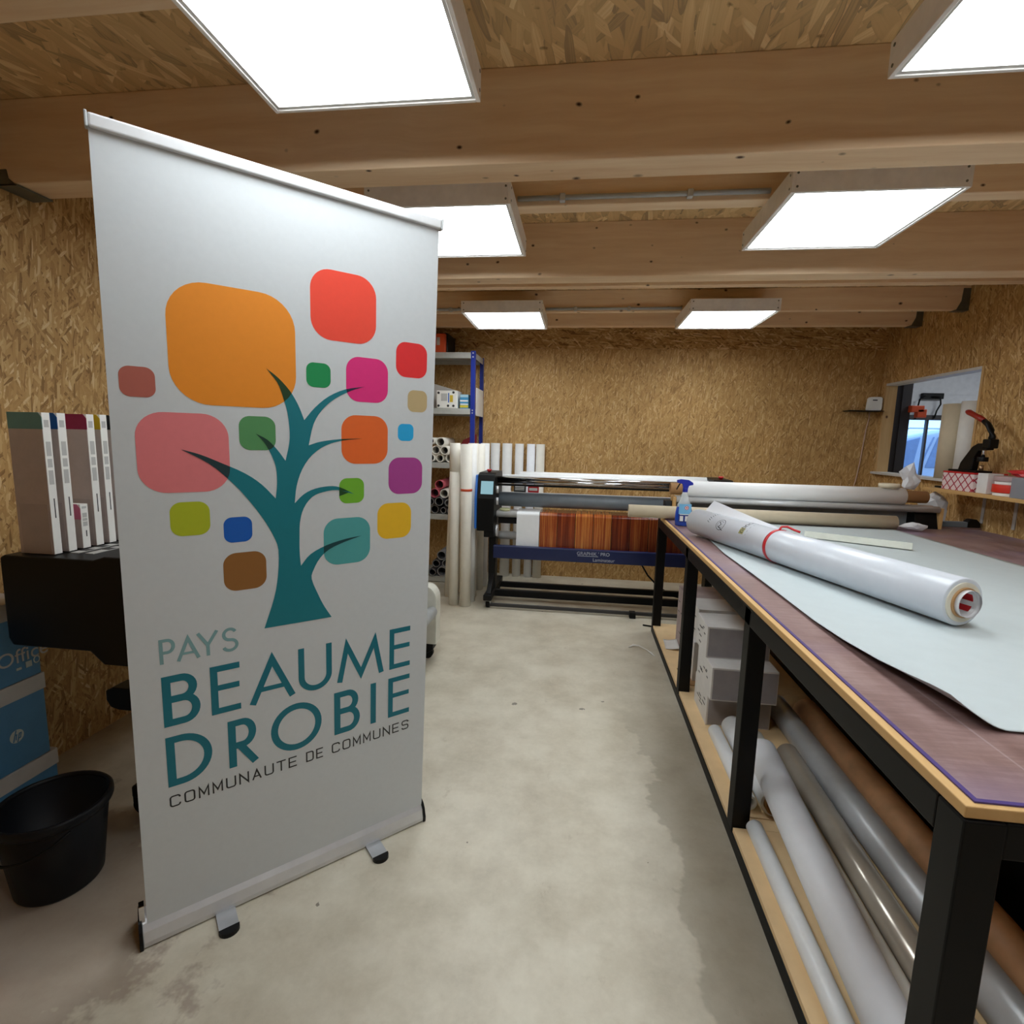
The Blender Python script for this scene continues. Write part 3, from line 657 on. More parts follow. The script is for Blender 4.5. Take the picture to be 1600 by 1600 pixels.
# base cassette: an extruded rounded profile
G0 = Vector((-1.154, 1.137, 0)); Z3 = Vector((0, 0, 1))
prof = [(0.004, 0.006), (0.014, 0.004), (0.016, 0.02), (0.010, 0.048), (-0.002, 0.066), (-0.014, 0.072), (-0.026, 0.072), (-0.045, 0.066), (-0.085, 0.052), (-0.10, 0.03), (-0.10, 0.006)]
def c3(u, v, k): return G0 + BF * u + Z3 * v + BU * k
build('base_cassette', MB().prism(prof, c3, 0.004, 0.862), M_alu, ban, 0.002)
ecp = [(0.006, 0.002), (0.018, 0.002), (0.020, 0.022), (0.012, 0.054), (0.0, 0.072), (-0.014, 0.078), (-0.03, 0.078), (-0.09, 0.058), (-0.105, 0.03), (-0.105, 0.002)]
for k0, k1 in ((-0.004, 0.004), (0.862, 0.870)): build('end_cap', MB().prism(ecp, c3, k0, k1), M_blackp, ban, 0.001)
# the taller front edge seen at the left end
build('side_post', MB().prism([(-0.03, 0.0), (-0.006, 0.0), (-0.006, 0.118), (-0.03, 0.118)], c3, -0.001, 0.012), M_chrome, ban, 0.001)
build('support_pole', MB().cyl(c3(-0.06, 0.05, 0.43), c3(-0.035, 2.06, 0.43), 0.008, n=14), M_alu, ban)
for fu in (0.205, 0.665):
    ft = MB(); fw = 0.026
    ft.prism([(fu - fw, -0.22), (fu + fw, -0.22), (fu + fw, 0.085), (fu - fw, 0.085)], lambda a, b, h: G0 + BU * a + BF * b + Z3 * h, 0.003, 0.010)
    fo = build('foot', ft, mat('foot_grey', rgb(176, 178, 182), 0.4, 0.4), ban, 0.001)
    for sg, y in ((1, 0.085), (-1, -0.22)):
        cap = [(fu - fw - 0.001, y - sg * 0.002)] + [(fu - math.cos(PI * i / 10) * (fw + 0.001), y + sg * 0.024 * math.sin(PI * i / 10)) for i in range(11)] + [(fu + fw + 0.001, y - sg * 0.002)]
        build('foot_cap', MB().prism(cap, lambda a, b, h: G0 + BU * a + BF * b + Z3 * h, 0.0, 0.013), M_blackp, fo)

# ------------------------------------------------------------------ workbench
TX0, TX1, TY0, TY1 = 0.60, 2.70, 0.80, 3.95
bench = thing('workbench', (1.65, 2.4, 0), 'long black steel workbench with a worn brown top and a plywood lower shelf', 'workbench')
LW = 0.06
for y in (0.80, 1.80, 2.84, 3.89):
    for x in (TX0, TX1 - LW): build('leg', MB().box((x, y, 0.045), (x + LW, y + LW, 0.875)), M_black, bench, 0.003)
for x in (TX0, TX1 - LW):
    build('top_rail', MB().box((x, TY0 + LW, 0.815), (x + LW, TY1 - LW, 0.876)), M_black, bench, 0.003)
    build('bottom_rail', MB().box((x, TY0, 0.0), (x + LW * 0.5, TY1, 0.046)), M_black, bench, 0.003)
for y in (TY0, 1.80, 2.84, TY1 - LW):
    build('cross_rail', MB().box((TX0 + LW, y + 0.002, 0.815), (TX1 - LW, y + LW - 0.002, 0.875)), M_black, bench, 0.003)
for a, b in ((0.862, 1.798), (1.862, 2.838), (2.902, 3.888)):
    build('shelf_panel', MB().box((TX0 + 0.004, a, 0.046), (TX1 - 0.02, b, 0.064)), M_mdf, bench, 0.001)
for y in (0.80, 1.80, 2.84, 3.89): build('shelf_strip', MB().box((TX0 + LW + 0.002, y, 0.046), (TX1 - LW - 0.002, y + LW, 0.063)), M_mdf, bench, 0.001)
build('shade_panel', MB().box((1.305, TY0 + LW, 0.064), (1.32, 3.6, 0.814)), M_black, bench)  # black sheet added to stand in for the dark under the bench
build('top_board', MB().box((TX0 + 0.002, TY0 + 0.004, 0.877), (TX1, TY1 - 0.10, 0.897)), M_ply, bench, 0.002)
build('top_mat', MB().box((TX0 + 0.028, TY0 + 0.022, 0.8972), (TX1 - 0.004, TY1 - 0.104, 0.8995)), M_top, bench)
build('edge_strip', MB().box((TX0 + 0.020, TY0 + 0.014, 0.8972), (TX0 + 0.028, TY1 - 0.104, 0.9)).box((TX0 + 0.028, TY0 + 0.014, 0.8972), (TX1 - 0.004, TY0 + 0.022, 0.9)), M_purple, bench)
ZT = 0.8997
# sheets of vinyl lying on the bench
EDGE = [(1.078, 0.748, 0.050), (1.13, 0.744, 0.046), (1.20, 0.740, 0.036), (1.30, 0.735, 0.024), (1.45, 0.728, 0.014), (1.62, 0.724, 0.008), (1.9, 0.726, 0.006), (2.19, 0.721, 0.008), (2.6, 0.716, 0.005), (3.03, 0.738, 0.004), (3.72, 0.75, 0.003)]
def edge(y):
    for (ya, xa, za), (yb, xb, zb) in zip(EDGE, EDGE[1:]):
        if y <= yb:
            t = max(0.0, (y - ya) / (yb - ya)); t = t * t * (3 - 2 * t) if False else t
            return xa + (xb - xa) * t, za + (zb - za) * t
    return EDGE[-1][1:]
def lift(u, v):
    # u across (0 = aisle edge), v along (0 = near edge)
    w = u ** 1.5
    ynear = 1.078 - 0.045 * min(1.0, w / 0.03) + 0.03 * u
    y = ynear + (v ** 1.3) * (3.72 - 0.05 * u - ynear)
    xe, ze = edge(max(1.078, y)); x = xe + w * (2.07 - xe)
    d = w * 1.33
    z = 0.0035 + max(0.0, ze - 0.003) * max(0.0, 1 - d / 0.085) ** 1.7 + 0.0010 * (1 + math.sin(u * 9 + v * 4))
    return (x, y, ZT + z)
tag(build('vinyl_sheet', MB().slab(lift, 60, 80, 0.0012), M_paper), 'large white vinyl sheet spread over the workbench with its near corner curling up', 'sheet')
tag(build('vinyl_sheet', MB().slab(lambda u, v: (0.885 + 1.0 * u, 0.985 + 0.012 * u + 0.55 * v, ZT + 0.0016), 4, 4, 0.0008), M_paper), 'white sheet edge peeking out under the curled near corner of the large vinyl sheet', 'sheet')
# film-wrapped roll
A = Vector((1.150, 1.665, ZT + 0.0815)); B = Vector((0.700, 3.115, ZT + 0.0815)); D = (B - A); Lr = D.length; d_ = D.normalized(); e1 = Vector((d_.y, -d_.x, 0)); e2 = Vector((0, 0, 1))
rl = thing('film_roll', (0.925, 2.39, ZT + 0.005), 'thick white glossy film roll tied with a red band lying across the workbench', 'roll')
RR = 0.0735
build('film', MB().rev(A, D, [(0, 0.060), (0, RR - 0.004), (0.002, RR), (Lr, RR), (Lr, 0.050), (Lr - 0.3, 0.050)], 64, False, False), mat('wrapping_film_white', rgb(208, 212, 220), 0.26, 0, 0.02, 18, 0.45), rl)
build('liner', MB().rev(A, D, [(-0.004, 0.046), (-0.004, 0.0605), (0.25, 0.0605)], 56, False, False), mat('cream_liner', rgb(216, 210, 192), 0.5), rl)
build('core', MB().rev(A, D, [(0.30, 0.040), (-0.010, 0.040), (-0.010, 0.0462), (0.30, 0.0462)], 48, False, False), M_card, rl)
ib = MB().rev(A, D, [(-0.024, 0.0405), (-0.024, 0.0412), (-0.0105, 0.0412), (-0.0105, 0.0395), (0.22, 0.0395), (0.22, 0.0)], 48, False, False)
build('core_lining', ib, mat('clear_wrap_grey', rgb(206, 204, 206), 0.2), rl)
rd = MB()
for a0, a1, t0, t1 in ((0.0, 0.6, 0.0, 0.04), (1.0, 1.5, 0.0, 0.03), (2.0, 2.7, 0.0, 0.05), (2.9, 3.2, 0.02, 0.09), (3.5, 4.1, 0.0, 0.05), (4.6, 5.0, 0.03, 0.09), (5.4, 5.9, 0.0, 0.06)):
    rd.grid(lambda u, v: A + d_ * (t0 + (t1 - t0) * u) + (e1 * math.cos(a0 + (a1 - a0) * v) + e2 * math.sin(a0 + (a1 - a0) * v)) * 0.0385, 2, 8)
raw('red_core_print', rd, M_red, rl)
# the prints on the wrapping: s along the roll from the far end, q the angle around it
def onroll(s_, q, h=0.0):
    an = PI / 2 + q            # q > 0 towards the aisle side
    return B - d_ * s_ + (e1 * -math.cos(an) * -1 + e2 * math.sin(an)) * (RR + 0.0006 + h)
AS = -1 if (B - d_ * 0.3 + e1 * RR).x > (B - d_ * 0.3 - e1 * RR).x else 1
def rollmap(u, v, h): 
    q = v / RR
    return B - d_ * u + (e1 * (AS * math.sin(q)) + e2 * math.cos(q)) * (RR + 0.0005 + h)
pm = MB()
def rst(pts, w_):
    fine = []
    for a, b in zip(pts, pts[1:]):
        for k in range(4): fine.append((a[0] + (b[0] - a[0]) * k / 4, a[1] + (b[1] - a[1]) * k / 4))
    fine.append(pts[-1]); pm.stroke(fine, w_, rollmap, 0)
rst(arc(0.33, 0.075, 0.034, 0.030, 0, 2 * PI, 24), 0.0028); rst(arc(0.33, 0.075, 0.022, 0.019, 0.6, 5.4, 18), 0.002); rst([(0.315, 0.062), (0.335, 0.075), (0.322, 0.088), (0.36, 0.104)], 0.004)
for k in range(7): rst([(0.205 + 0.004 * (k % 2), -0.004 + k * 0.013), (0.226, 0.003 + k * 0.013)], 0.0026)
rst([(0.55, 0.002), (0.55, 0.092)], 0.0022)
for k in range(5): rst(arc(0.515, 0.078 - k * 0.02, 0.012, 0.007, 0.4, 5.6, 8), 0.0036)
rst([(0.90, -0.045), (1.04, -0.045), (1.04, -0.018), (0.90, -0.018), (0.90, -0.045)], 0.0018); rst([(0.97, -0.045), (0.97, -0.018)], 0.0016)
rst([(1.185, -0.02), (1.205, -0.02)], 0.002); rst([(1.185, -0.02), (1.185, -0.004)], 0.002); rst([(1.195, -0.02), (1.195, -0.008)], 0.002)
raw('wrapping_print', pm, M_darkink, rl)
pm = MB(); pm.grid(lambda u, v: rollmap(0.496 + 0.034 * u, 0.058 + 0.034 * v, -0.0002), 2, 6)
raw('olive_print', pm, mat('olive_print', rgb(150, 144, 84), 0.4), rl)
bandp = B - d_ * 0.70
build('red_band', MB().rev(bandp, -d_, [(-0.009, RR + 0.0002), (-0.009, RR + 0.0024), (0.009, RR + 0.0024), (0.009, RR + 0.0002)], 48, False, False), M_red, rl)
kn = bandp + e2 * (RR + 0.004) + e1 * AS * 0.004
build('band_knot', MB().path([kn + Vector((0, 0, -0.004)), kn + Vector((0.012, 0.01, 0.010)), kn + Vector((0.035, 0.005, 0.012)), kn + Vector((0.055, -0.02, 0.002)), kn + Vector((0.075, -0.035, -0.004))], 0.005, 8), M_red, rl)
# loose flap of wrapping rising along the far half of the roll
def flap(u, v):
    s_ = 0.03 + 0.72 * u; rise = (1 - u) ** 1.2
    p = B - d_ * s_ + e2 * (RR * 0.93) - e1 * AS * 0.024
    return p + e2 * ((0.055 * rise + 0.004) * v) - e1 * AS * (0.05 * rise * v)
build('wrapping_flap', MB().grid(flap, 24, 6), translucent('wrapping_film', rgb(206, 206, 212), 0.92, 0.3), rl)
# white angle strip
tag(build('plastic_angle', MB().prism([(0, 0), (0.040, 0), (0.040, 0.003), (0.022, 0.016), (0.004, 0.036), (0, 0.036)], lambda u, v, k: Vector((1.31, 3.17, ZT + 0.0095)) + Vector((0.856, -0.517, 0)) * k + Vector((0.517, 0.856, 0)) * u + Vector((0, 0, 1)) * v, 0.0, 0.50), mat('ivory_profile', rgb(226, 226, 214), 0.4)), 'thin ivory plastic strip lying on the white sheet behind the tied film roll', 'strip')
# long beige cardboard tube at the far edge
tag(build('cardboard_tube', MB().tube((0.36, 3.735, ZT + 0.05), (2.085, 3.70, ZT + 0.047), 0.044, 0.037, 40), M_beige), 'long beige cardboard tube lying along the far edge of the workbench', 'tube')
# roll holder with its rolls
hold = thing('roll_holder', (1.55, 3.83, ZT), 'low roll stand with two wooden end plates at the far end of the workbench', 'stand')
for x, e in ((0.672, 0), (2.405, 1)):
    build('end_plate', MB().box((x, 3.79, ZT), (x + 0.022, 3.90, 1.055 if e == 0 else 1.04)), M_ply, hold, 0.002)
    build('side_bracket', MB().prism([(3.79, ZT), (3.90, ZT), (3.90, 1.02), (3.83, 1.02)], lambda u, v, k: (k, u, v), x - 0.05 if e == 0 else x - 0.14, x - 0.001), M_blackp, hold, 0.002)
build('front_roller', MB().cyl((0.695, 3.80, 1.035), (2.40, 3.80, 1.030), 0.022, n=28), M_silver, hold)
build('rear_roller', MB().cyl((0.695, 3.875, 1.035), (2.40, 3.875, 1.030), 0.022, n=28), M_silver, hold)
build('back_board', MB().box((0.695, 3.902, ZT), (2.40, 3.908, 1.02)), mat('grey_blue_board', rgb(150, 158, 162), 0.5), hold)
wr = thing('vinyl_roll', (1.49, 3.84, 1.05), 'white vinyl roll on a kraft core resting on the roll stand', 'roll')
build('vinyl', MB().tube((0.735, 3.84, 1.108), (2.19, 3.84, 1.108), 0.058, 0.041, 48), M_bwhite, wr)
build('core', MB().tube((0.655, 3.84, 1.108), (2.335, 3.84, 1.108), 0.0405, 0.034, 40), M_card, wr)
tg = thing('masking_tape', (2.10, 3.84, 1.163), 'cream masking tape roll lying on top of the white vinyl roll', 'tape')
build('tape_ring', MB().rev((2.10, 3.845, 1.1645), (0, 0, 1), [(0, 0.036), (0, 0.062), (0.028, 0.062), (0.028, 0.036), (0, 0.036)], 36, False, False), M_beige, tg)
# crumpled clear film
def crumple(name, c, r, label, seed, sq_=(1, 1, 1)):
    rn = random.Random(seed); bm = bmesh.new(); bmesh.ops.create_icosphere(bm, subdivisions=2, radius=1)
    sp = [Vector((rn.uniform(-1, 1), rn.uniform(-1, 1), rn.uniform(-0.6, 1))).normalized() for _ in range(9)]
    for v in bm.verts:
        n = v.co.normalized(); k = 0.62 + sum(max(0, n.dot(q)) ** 9 * rn2 for q, rn2 in zip(sp, (0.5, 0.3, 0.55, 0.2, 0.4, 0.35, 0.5, 0.25, 0.45))) + rn.uniform(-0.13, 0.13)
        v.co = Vector((n.x * sq_[0], n.y * sq_[1], n.z * sq_[2])) * k * r
    mz = min(v.co.z for v in bm.verts)
    m = MB(); m.bm.free(); m.bm = bm
    for v in bm.verts: v.co += Vector((c[0], c[1], c[2] - mz))
    return tag(build(name, m, M_plastic_bag), label, 'plastic film')
# spray bottle
sb = thing('spray_bottle', (0.668, 3.47, ZT), 'glass cleaner spray bottle with blue liquid and a blue trigger head', 'bottle')
bx, by = 0.684, 3.46
def oval(prof, m, name, par, n=36, fy=0.6):
    q = MB(); rings = []
    for z, r in prof: rings.append([q.v((bx + r * math.cos(2 * PI * i / n), by + fy * r * math.sin(2 * PI * i / n) if r > 0.02 else by + r * math.sin(2 * PI * i / n), ZT + z)) for i in range(n)])
    for a, b in zip(rings, rings[1:]):
        for i in range(n): q._f([a[i], a[(i + 1) % n], b[(i + 1) % n], b[i]], True)
    q._f(rings[0]); q._f(rings[-1]); return build(name, q, m, par)
oval([(0.002, 0.046), (0.006, 0.051), (0.05, 0.054), (0.09, 0.052), (0.118, 0.047), (0.125, 0.045)], mat('blue_liquid', rgb(28, 72, 178), 0.15, 0, 0.05, coat=0.6), 'liquid_body', sb)
oval([(0.125, 0.0455), (0.14, 0.042), (0.155, 0.034), (0.18, 0.025), (0.205, 0.0195), (0.222, 0.014)], glass('clear_bottle', (0.86, 0.92, 0.92, 1), 0.08, 0.42), 'neck', sb)
lb = MB()
def lab(z0, z1, x0, x1, dy): 
    lb.grid(lambda u, v: (bx + (x0 + (x1 - x0) * u), by - 0.6 * math.sqrt(max(0.0, 0.0535 ** 2 - (x0 + (x1 - x0) * u) ** 2)) - dy, ZT + z0 + (z1 - z0) * v), 14, 2)
lb.mi = 0; lab(0.080, 0.145, -0.036, 0.042, 0.0015)
lb.mi = 1; lab(0.028, 0.078, -0.036, 0.042, 0.0015)
lb.mi = 2; lab(0.035, 0.068, -0.028, -0.008, 0.0022); lab(0.035, 0.068, 0.004, 0.034, 0.0022); lab(0.076, 0.081, -0.03, 0.04, 0.0022)
lb.mi = 3; lb.flat(arc(0.010, 0.122, 0.013, 0.013, 0, 2 * PI, 20)[:-1], lambda u, v, k: (bx + u, by - 0.0355, ZT + v), 0)
lb.mi = 2; lb.flat(arc(0.010, 0.122, 0.0095, 0.0095, 0, 2 * PI, 20)[:-1], lambda u, v, k: (bx + u, by - 0.0359, ZT + v), 0)
lb.mi = 3; lb.flat(arc(0.010, 0.122, 0.005, 0.005, 0, 2 * PI, 16)[:-1], lambda u, v, k: (bx + u, by - 0.0363, ZT + v), 0)
raw('label', lb, [mat('label_sky_blue', rgb(120, 184, 226), 0.4), mat('label_navy', rgb(24, 44, 120), 0.4), M_ppaper, M_red], sb)
hd = build('trigger_head', MB().cyl((bx, by, ZT + 0.22), (bx, by, ZT + 0.246), 0.0165, n=24).prism([(-0.013, 0.24), (0.013, 0.24), (0.02, 0.262), (0.046, 0.268), (0.044, 0.282), (0.018, 0.298), (-0.03, 0.302), (-0.054, 0.296), (-0.054, 0.28), (-0.02, 0.272)], lambda u, v, k: (bx + u, by + k, ZT + v), -0.013, 0.013), mat('trigger_blue', rgb(30, 44, 160), 0.35), sb, 0.002)
build('trigger', MB().prism([(-0.030, 0.276), (-0.040, 0.274), (-0.058, 0.236), (-0.052, 0.234)], lambda u, v, k: (bx + u, by + k, ZT + v), -0.006, 0.006), M_blackp, hd, 0.001)

# ------------------------------------------------------------------ under the bench
ZS = 0.0643
def roll(name, p0, p1, r, m, label, grp='film rolls on the lower shelf of the workbench', hollow=0.72, core=None):
    t = MB(); p0, p1 = Vector(p0), Vector(p1)
    if core is None: t.tube(p0, p1, r, r * hollow, 40); return tag(build(name, t, m), label, 'roll', grp)
    th = thing(name, tuple((p0 + p1) / 2 - Vector((0, 0, r))), label, 'roll', grp)
    build('wrap', t.tube(p0, p1, r, core + 0.001, 40), m, th); build('core', MB().tube(p0 + (p0 - p1).normalized() * 0.012, p1 + (p1 - p0).normalized() * 0.012, core, core * 0.84, 32), M_card, th); return th
roll('film_roll', (0.685, 2.40, ZS + 0.0302), (0.687, 1.90, ZS + 0.0302), 0.030, M_film, 'slim white glossy roll lying nearest the aisle on the middle shelf bay')
roll('film_roll', (0.769, 2.42, ZS + 0.0502), (0.771, 1.88, ZS + 0.0502), 0.050, M_film, 'wide white roll with a pale yellow rim beside the slim one in the middle bay', core=0.038)
roll('film_roll', (0.668, 1.775, ZS + 0.0282), (0.664, 0.90, ZS + 0.0282), 0.028, M_film, 'slim white glossy roll lying nearest the aisle on the near shelf bay')
roll('film_roll', (0.758, 2.02, ZS + 0.172), (0.722, 0.88, ZS + 0.096), 0.056, M_lilac, 'fat pale lilac-white roll resting on the thinner rolls of the near shelf bay')
roll('film_roll', (0.864, 2.38, ZS + 0.030), (0.842, 0.87, ZS + 0.030), 0.0295, M_whitetube, 'long thin white roll between the lilac-white roll and the mirror roll')
roll('film_roll', (0.947, 2.24, ZS + 0.046), (0.915, 0.87, ZS + 0.046), 0.0435, M_bronze, 'mirror-finish bronze film roll in the middle of the near shelf bay', core=0.036)
roll('film_roll', (1.046, 2.66, ZS + 0.056), (1.058, 0.87, ZS + 0.056), 0.054, M_silver, 'long silver-grey roll between the mirror roll and the brown roll')
roll('film_roll', (1.172, 2.62, ZS + 0.062), (1.188, 0.87, ZS + 0.062), 0.058, M_leather, 'long brown kraft-coloured roll farthest back on the lower shelf')
# boxes
def carton(x0, x1, y0, y1, z0, z1, label, panel=True, m=None):
    t = thing('carton', ((x0 + x1) / 2, (y0 + y1) / 2, z0), label, 'box', 'white cartons under the workbench')
    build('card_body', MB().box((x0, y0, z0), (x1, y1, z1)), m or M_boxwhite, t, 0.002)
    if panel: build('end_panel', MB().box((x0 + 0.008, y0 - 0.0012, z0 + 0.006), (x1 - 0.004, y0 + 0.001, z1 - 0.008)), M_boxgrey, t)
    rn = random.Random(int(z0 * 1000 + y0 * 77)); q = MB()
    for k in range(7):
        yy = y0 + 0.03 + rn.random() * (y1 - y0 - 0.09); zz = z0 + 0.02 + rn.random() * (z1 - z0 - 0.045); q.box((x0 - 0.0008, yy, zz), (x0 + 0.001, yy + 0.02 + rn.random() * 0.03, zz + 0.006))
    build('side_print', q, M_darkink, t); return t
carton(0.667, 0.965, 2.50, 2.76, ZS, 0.225, 'lowest white carton of the front stack under the workbench')
carton(0.662, 0.962, 2.435, 2.72, 0.2255, 0.388, 'middle white carton of the front stack, sticking out towards the viewer')
carton(0.658, 0.955, 2.555, 2.775, 0.3885, 0.545, 'top white carton of the front stack with a grey end panel')
carton(0.70, 1.00, 2.98, 3.22, ZS, 0.30, 'white carton standing behind the front stack, nearest the floor', False)
carton(0.71, 1.02, 2.97, 3.20, 0.3005, 0.50, 'white carton behind the front stack with a dark-edged top', False)
carton(0.72, 0.98, 3.32, 3.62, ZS, 0.46, 'pinkish grey carton farthest back on the far shelf bay', False, mat('pinkish_card', rgb(176, 160, 158), 0.6, 0, 0.18, 12))
tag(build('card_offcut', MB().box((0.645, 2.92, ZS), (0.79, 3.14, ZS + 0.004)), M_card), 'brown cardboard offcut lying on the far bay of the lower shelf', 'card')
tag(build('paper_scrap', MB().slab(lambda u, v: (0.625 + 0.085 * u + 0.01 * v, 3.44 + 0.17 * v - 0.03 * u, ZS + 0.004 + 0.02 * u * u), 6, 6, 0.0012), M_ppaper), 'white paper scrap on the far bay of the lower shelf', 'paper')
tag(build('paper_scrap', MB().path([(0.40, 3.58, 0.004), (0.43, 3.60, 0.012), (0.47, 3.58, 0.018), (0.52, 3.53, 0.012), (0.545, 3.49, 0.005), (0.56, 3.45, 0.004)], [0.003, 0.008, 0.004, 0.003, 0.006, 0.003], 8), M_ppaper), 'curl of white tape litter on the floor beside the bench end', 'litter')
ct = thing('corner_table', (2.6, 4.1, 0), 'dark topped side table filling the corner behind the bench under the wall opening', 'table')
build('top', MB().box((2.44, 3.952, 0.872), (2.78, 4.45, 0.897)), M_top, ct, 0.002)
for x in (2.45, 2.73):
    for y in (3.985, 4.40): build('leg', MB().box((x, y, 0), (x + 0.04, y + 0.04, 0.872)), M_black, ct)
crumple('crumpled_film', (2.57, 4.13, 0.8975), 0.125, 'crumpled white film bundle on the side table behind the right end plate', 5, (1.0, 0.6, 1.1))
crumple('crumpled_film', (2.24, 3.85, 1.152), 0.085, 'crumpled white film sticking up on the core end of the white vinyl roll', 11, (0.85, 0.45, 1.05))
crumple('crumpled_paper', (2.19, 3.64, ZT + 0.006), 0.055, 'small crumpled beige paper beside the end of the long beige tube', 3, (1.3, 0.5, 0.6))
tl = thing('cutter_bar', (2.6, 3.98, 0.8975), 'dark grey cutter bar lying on the corner side table under the wall shelf', 'tool')
build('bar', MB().box((2.47, 3.955, 0.8977), (2.70, 4.0, 0.935)), M_roller, tl, 0.004)
build('grip', MB().prism([(0, 0), (0.085, 0), (0.085, 0.03), (0.06, 0.058), (0.02, 0.06), (0, 0.04)], lambda u, v, k: (2.69 + u, k, 0.8977 + v), 3.953, 4.005), M_blackp, tl, 0.006)

# ------------------------------------------------------------------ laminator
lam = thing('laminator', (0.2, 4.5, 0), 'wide laminating machine on a black wheeled stand with a navy beam and a printed sheet', 'laminator')
LXa, LXb = -0.70, 1.08
for x, nm in ((LXa - 0.05, 0), (LXb, 1)):
    build('upright', MB().box((x, 4.40, 0.10), (x + 0.06, 4.52, 0.66)), M_blackp, lam, 0.006)
    build('foot_bar', MB().box((x - 0.005, 4.19, 0.075), (x + 0.065, 4.86, 0.125)), M_blackp, lam, 0.006)
    build('gusset', MB().prism([(4.25, 0.124), (4.405, 0.124), (4.405, 0.27)], lambda u, v, k: (k, u, v), x + 0.01, x + 0.05), M_blackp, lam, 0.004)
    for y in (4.24, 4.81):
        w_ = MB().cyl((x + 0.012, y + 0.018, 0.034), (x + 0.044, y + 0.018, 0.034), 0.034, n=28)
        ca = build('caster_wheel', w_, M_rubber, lam, 0.004)
        build('caster_fork', MB().prism([(-0.03, 0.075), (0.03, 0.075), (0.04, 0.05), (0.03, 0.03), (0.01, 0.03), (-0.02, 0.055)], lambda u, v, k: (k, y + u, v), x + 0.004, x + 0.010).prism([(-0.03, 0.075), (0.03, 0.075), (0.04, 0.05), (0.03, 0.03), (0.01, 0.03), (-0.02, 0.055)], lambda u, v, k: (k, y + u, v), x + 0.046, x + 0.052).box((x + 0.004, y - 0.03, 0.068), (x + 0.052, y + 0.03, 0.0765)), M_grey, ca)
build('mid_foot', MB().box((0.46, 4.20, 0.0), (0.51, 4.26, 0.05)), M_rubber, lam, 0.004)
build('crossbar', MB().box((LXa, 4.41, 0.055), (LXb, 4.45, 0.115)), M_blackp, lam, 0.004)
build('crossbar', MB().box((LXa, 4.74, 0.045), (LXb, 4.78, 0.095)), M_blackp, lam, 0.004)
build('floor_bar', MB().box((LXa - 0.04, 4.232, 0.018), (LXb + 0.05, 4.256, 0.045)), M_darkink, lam, 0.003)
bmn = MB().box((LXa, 4.335, 0.415), (LXb + 0.05, 4.385, 0.525))
bm_ = build('beam', bmn, M_navy, lam, 0.005)
def font_mesh(body, size, x, y, z, m, parent, name='lettering', rot=(PI / 2, 0, 0)):
    cu = bpy.data.curves.new('t', 'FONT'); cu.body = body; cu.size = size; cu.extrude = 0.0006
    ob = bpy.data.objects.new('t', cu); COL.objects.link(ob); bpy.context.view_layer.update()
    me = bpy.data.meshes.new_from_object(ob.evaluated_get(bpy.context.evaluated_depsgraph_get()))
    bpy.data.objects.remove(ob); me.name = name; me.materials.clear(); me.materials.append(m)
    from mathutils import Euler
    me.transform(Matrix.Translation(Vector((x, y, z)) - wloc(parent)) @ Euler(rot).to_matrix().to_4x4())
    o = bpy.data.objects.new(name, me); COL.objects.link(o); o.parent = parent; return o
M_grl = mat('grey_lettering', rgb(172, 176, 190), 0.5)
font_mesh("GRAPHIK ' PRO", 0.040, 0.012, 4.3343, 0.480, M_grl, bm_); font_mesh('Laminateur', 0.040, 0.146, 4.3343, 0.430, M_grl, bm_)
build('underline', MB().box((0.02, 4.3338, 0.470), (0.19, 4.335, 0.474)), M_grl, bm_)
# feed table and the printed sheet running over it
build('feed_bar', MB().rev((LXa + 0.0, 4.44, 0.785), (1, 0, 0), [(0, 0.026), (LXb - LXa, 0.026)], 28), M_white, lam)
build('feed_table', MB().box((LXa, 4.445, 0.79), (LXb, 4.58, 0.811)), M_white, lam, 0.003)
build('feed_support', MB().box((LXa + 0.02, 4.46, 0.70), (LXb, 4.50, 0.755)), M_blackp, lam, 0.003)
shp = [(4.60, 0.8195), (4.52, 0.8165), (4.46, 0.8145)] + [(4.44 - 0.0285 * math.sin(a), 0.785 + 0.0285 * math.cos(a)) for a in [PI / 2 * k / 8 for k in range(9)]] + [(4.411, 0.70), (4.409, 0.60), (4.408, 0.50), (4.412, 0.44)]
def strip(x0, x1):
    q = MB(); A_ = [[q.v((x, y, z)) for y, z in shp] for x in (x0, x1)]; B_ = [[q.v((x, y + (0.0015 if z < 0.79 else 0), z - (0.0015 if z >= 0.79 else 0))) for y, z in shp] for x in (x0, x1)]
    for k in range(len(shp) - 1):
        q._f([A_[0][k], A_[1][k], A_[1][k + 1], A_[0][k + 1]], True); q._f([B_[0][k + 1], B_[1][k + 1], B_[1][k], B_[0][k]], True)
    return q
sh = build('sheet_margin', strip(-0.512, -0.317), M_film, lam)
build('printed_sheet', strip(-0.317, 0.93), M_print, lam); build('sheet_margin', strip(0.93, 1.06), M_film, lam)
build('takeup_roll', MB().cyl((LXa, 4.52, 0.585), (LXb, 4.52, 0.585), 0.036, n=32), M_white, lam)
build('pressure_roller', MB().cyl((LXa + 0.02, 4.52, 0.908), (LXb, 4.52, 0.908), 0.062, n=48), M_roller, lam)
build('chrome_roller', MB().cyl((LXa + 0.0, 4.47, 1.072), (LXb, 4.47, 1.072), 0.021, n=32), M_chrome, lam)
build('chrome_roller', MB().cyl((LXa + 0.0, 4.45, 1.098), (LXb, 4.45, 1.098), 0.013, n=28), M_chrome, lam)
build('black_bar', MB().box((LXa, 4.47, 1.028), (LXb, 4.50, 1.046)), M_blackp, lam, 0.003)
build('rear_bar', MB().box((LXa, 4.74, 0.925), (LXb, 4.77, 0.95)), M_lid, lam, 0.003)
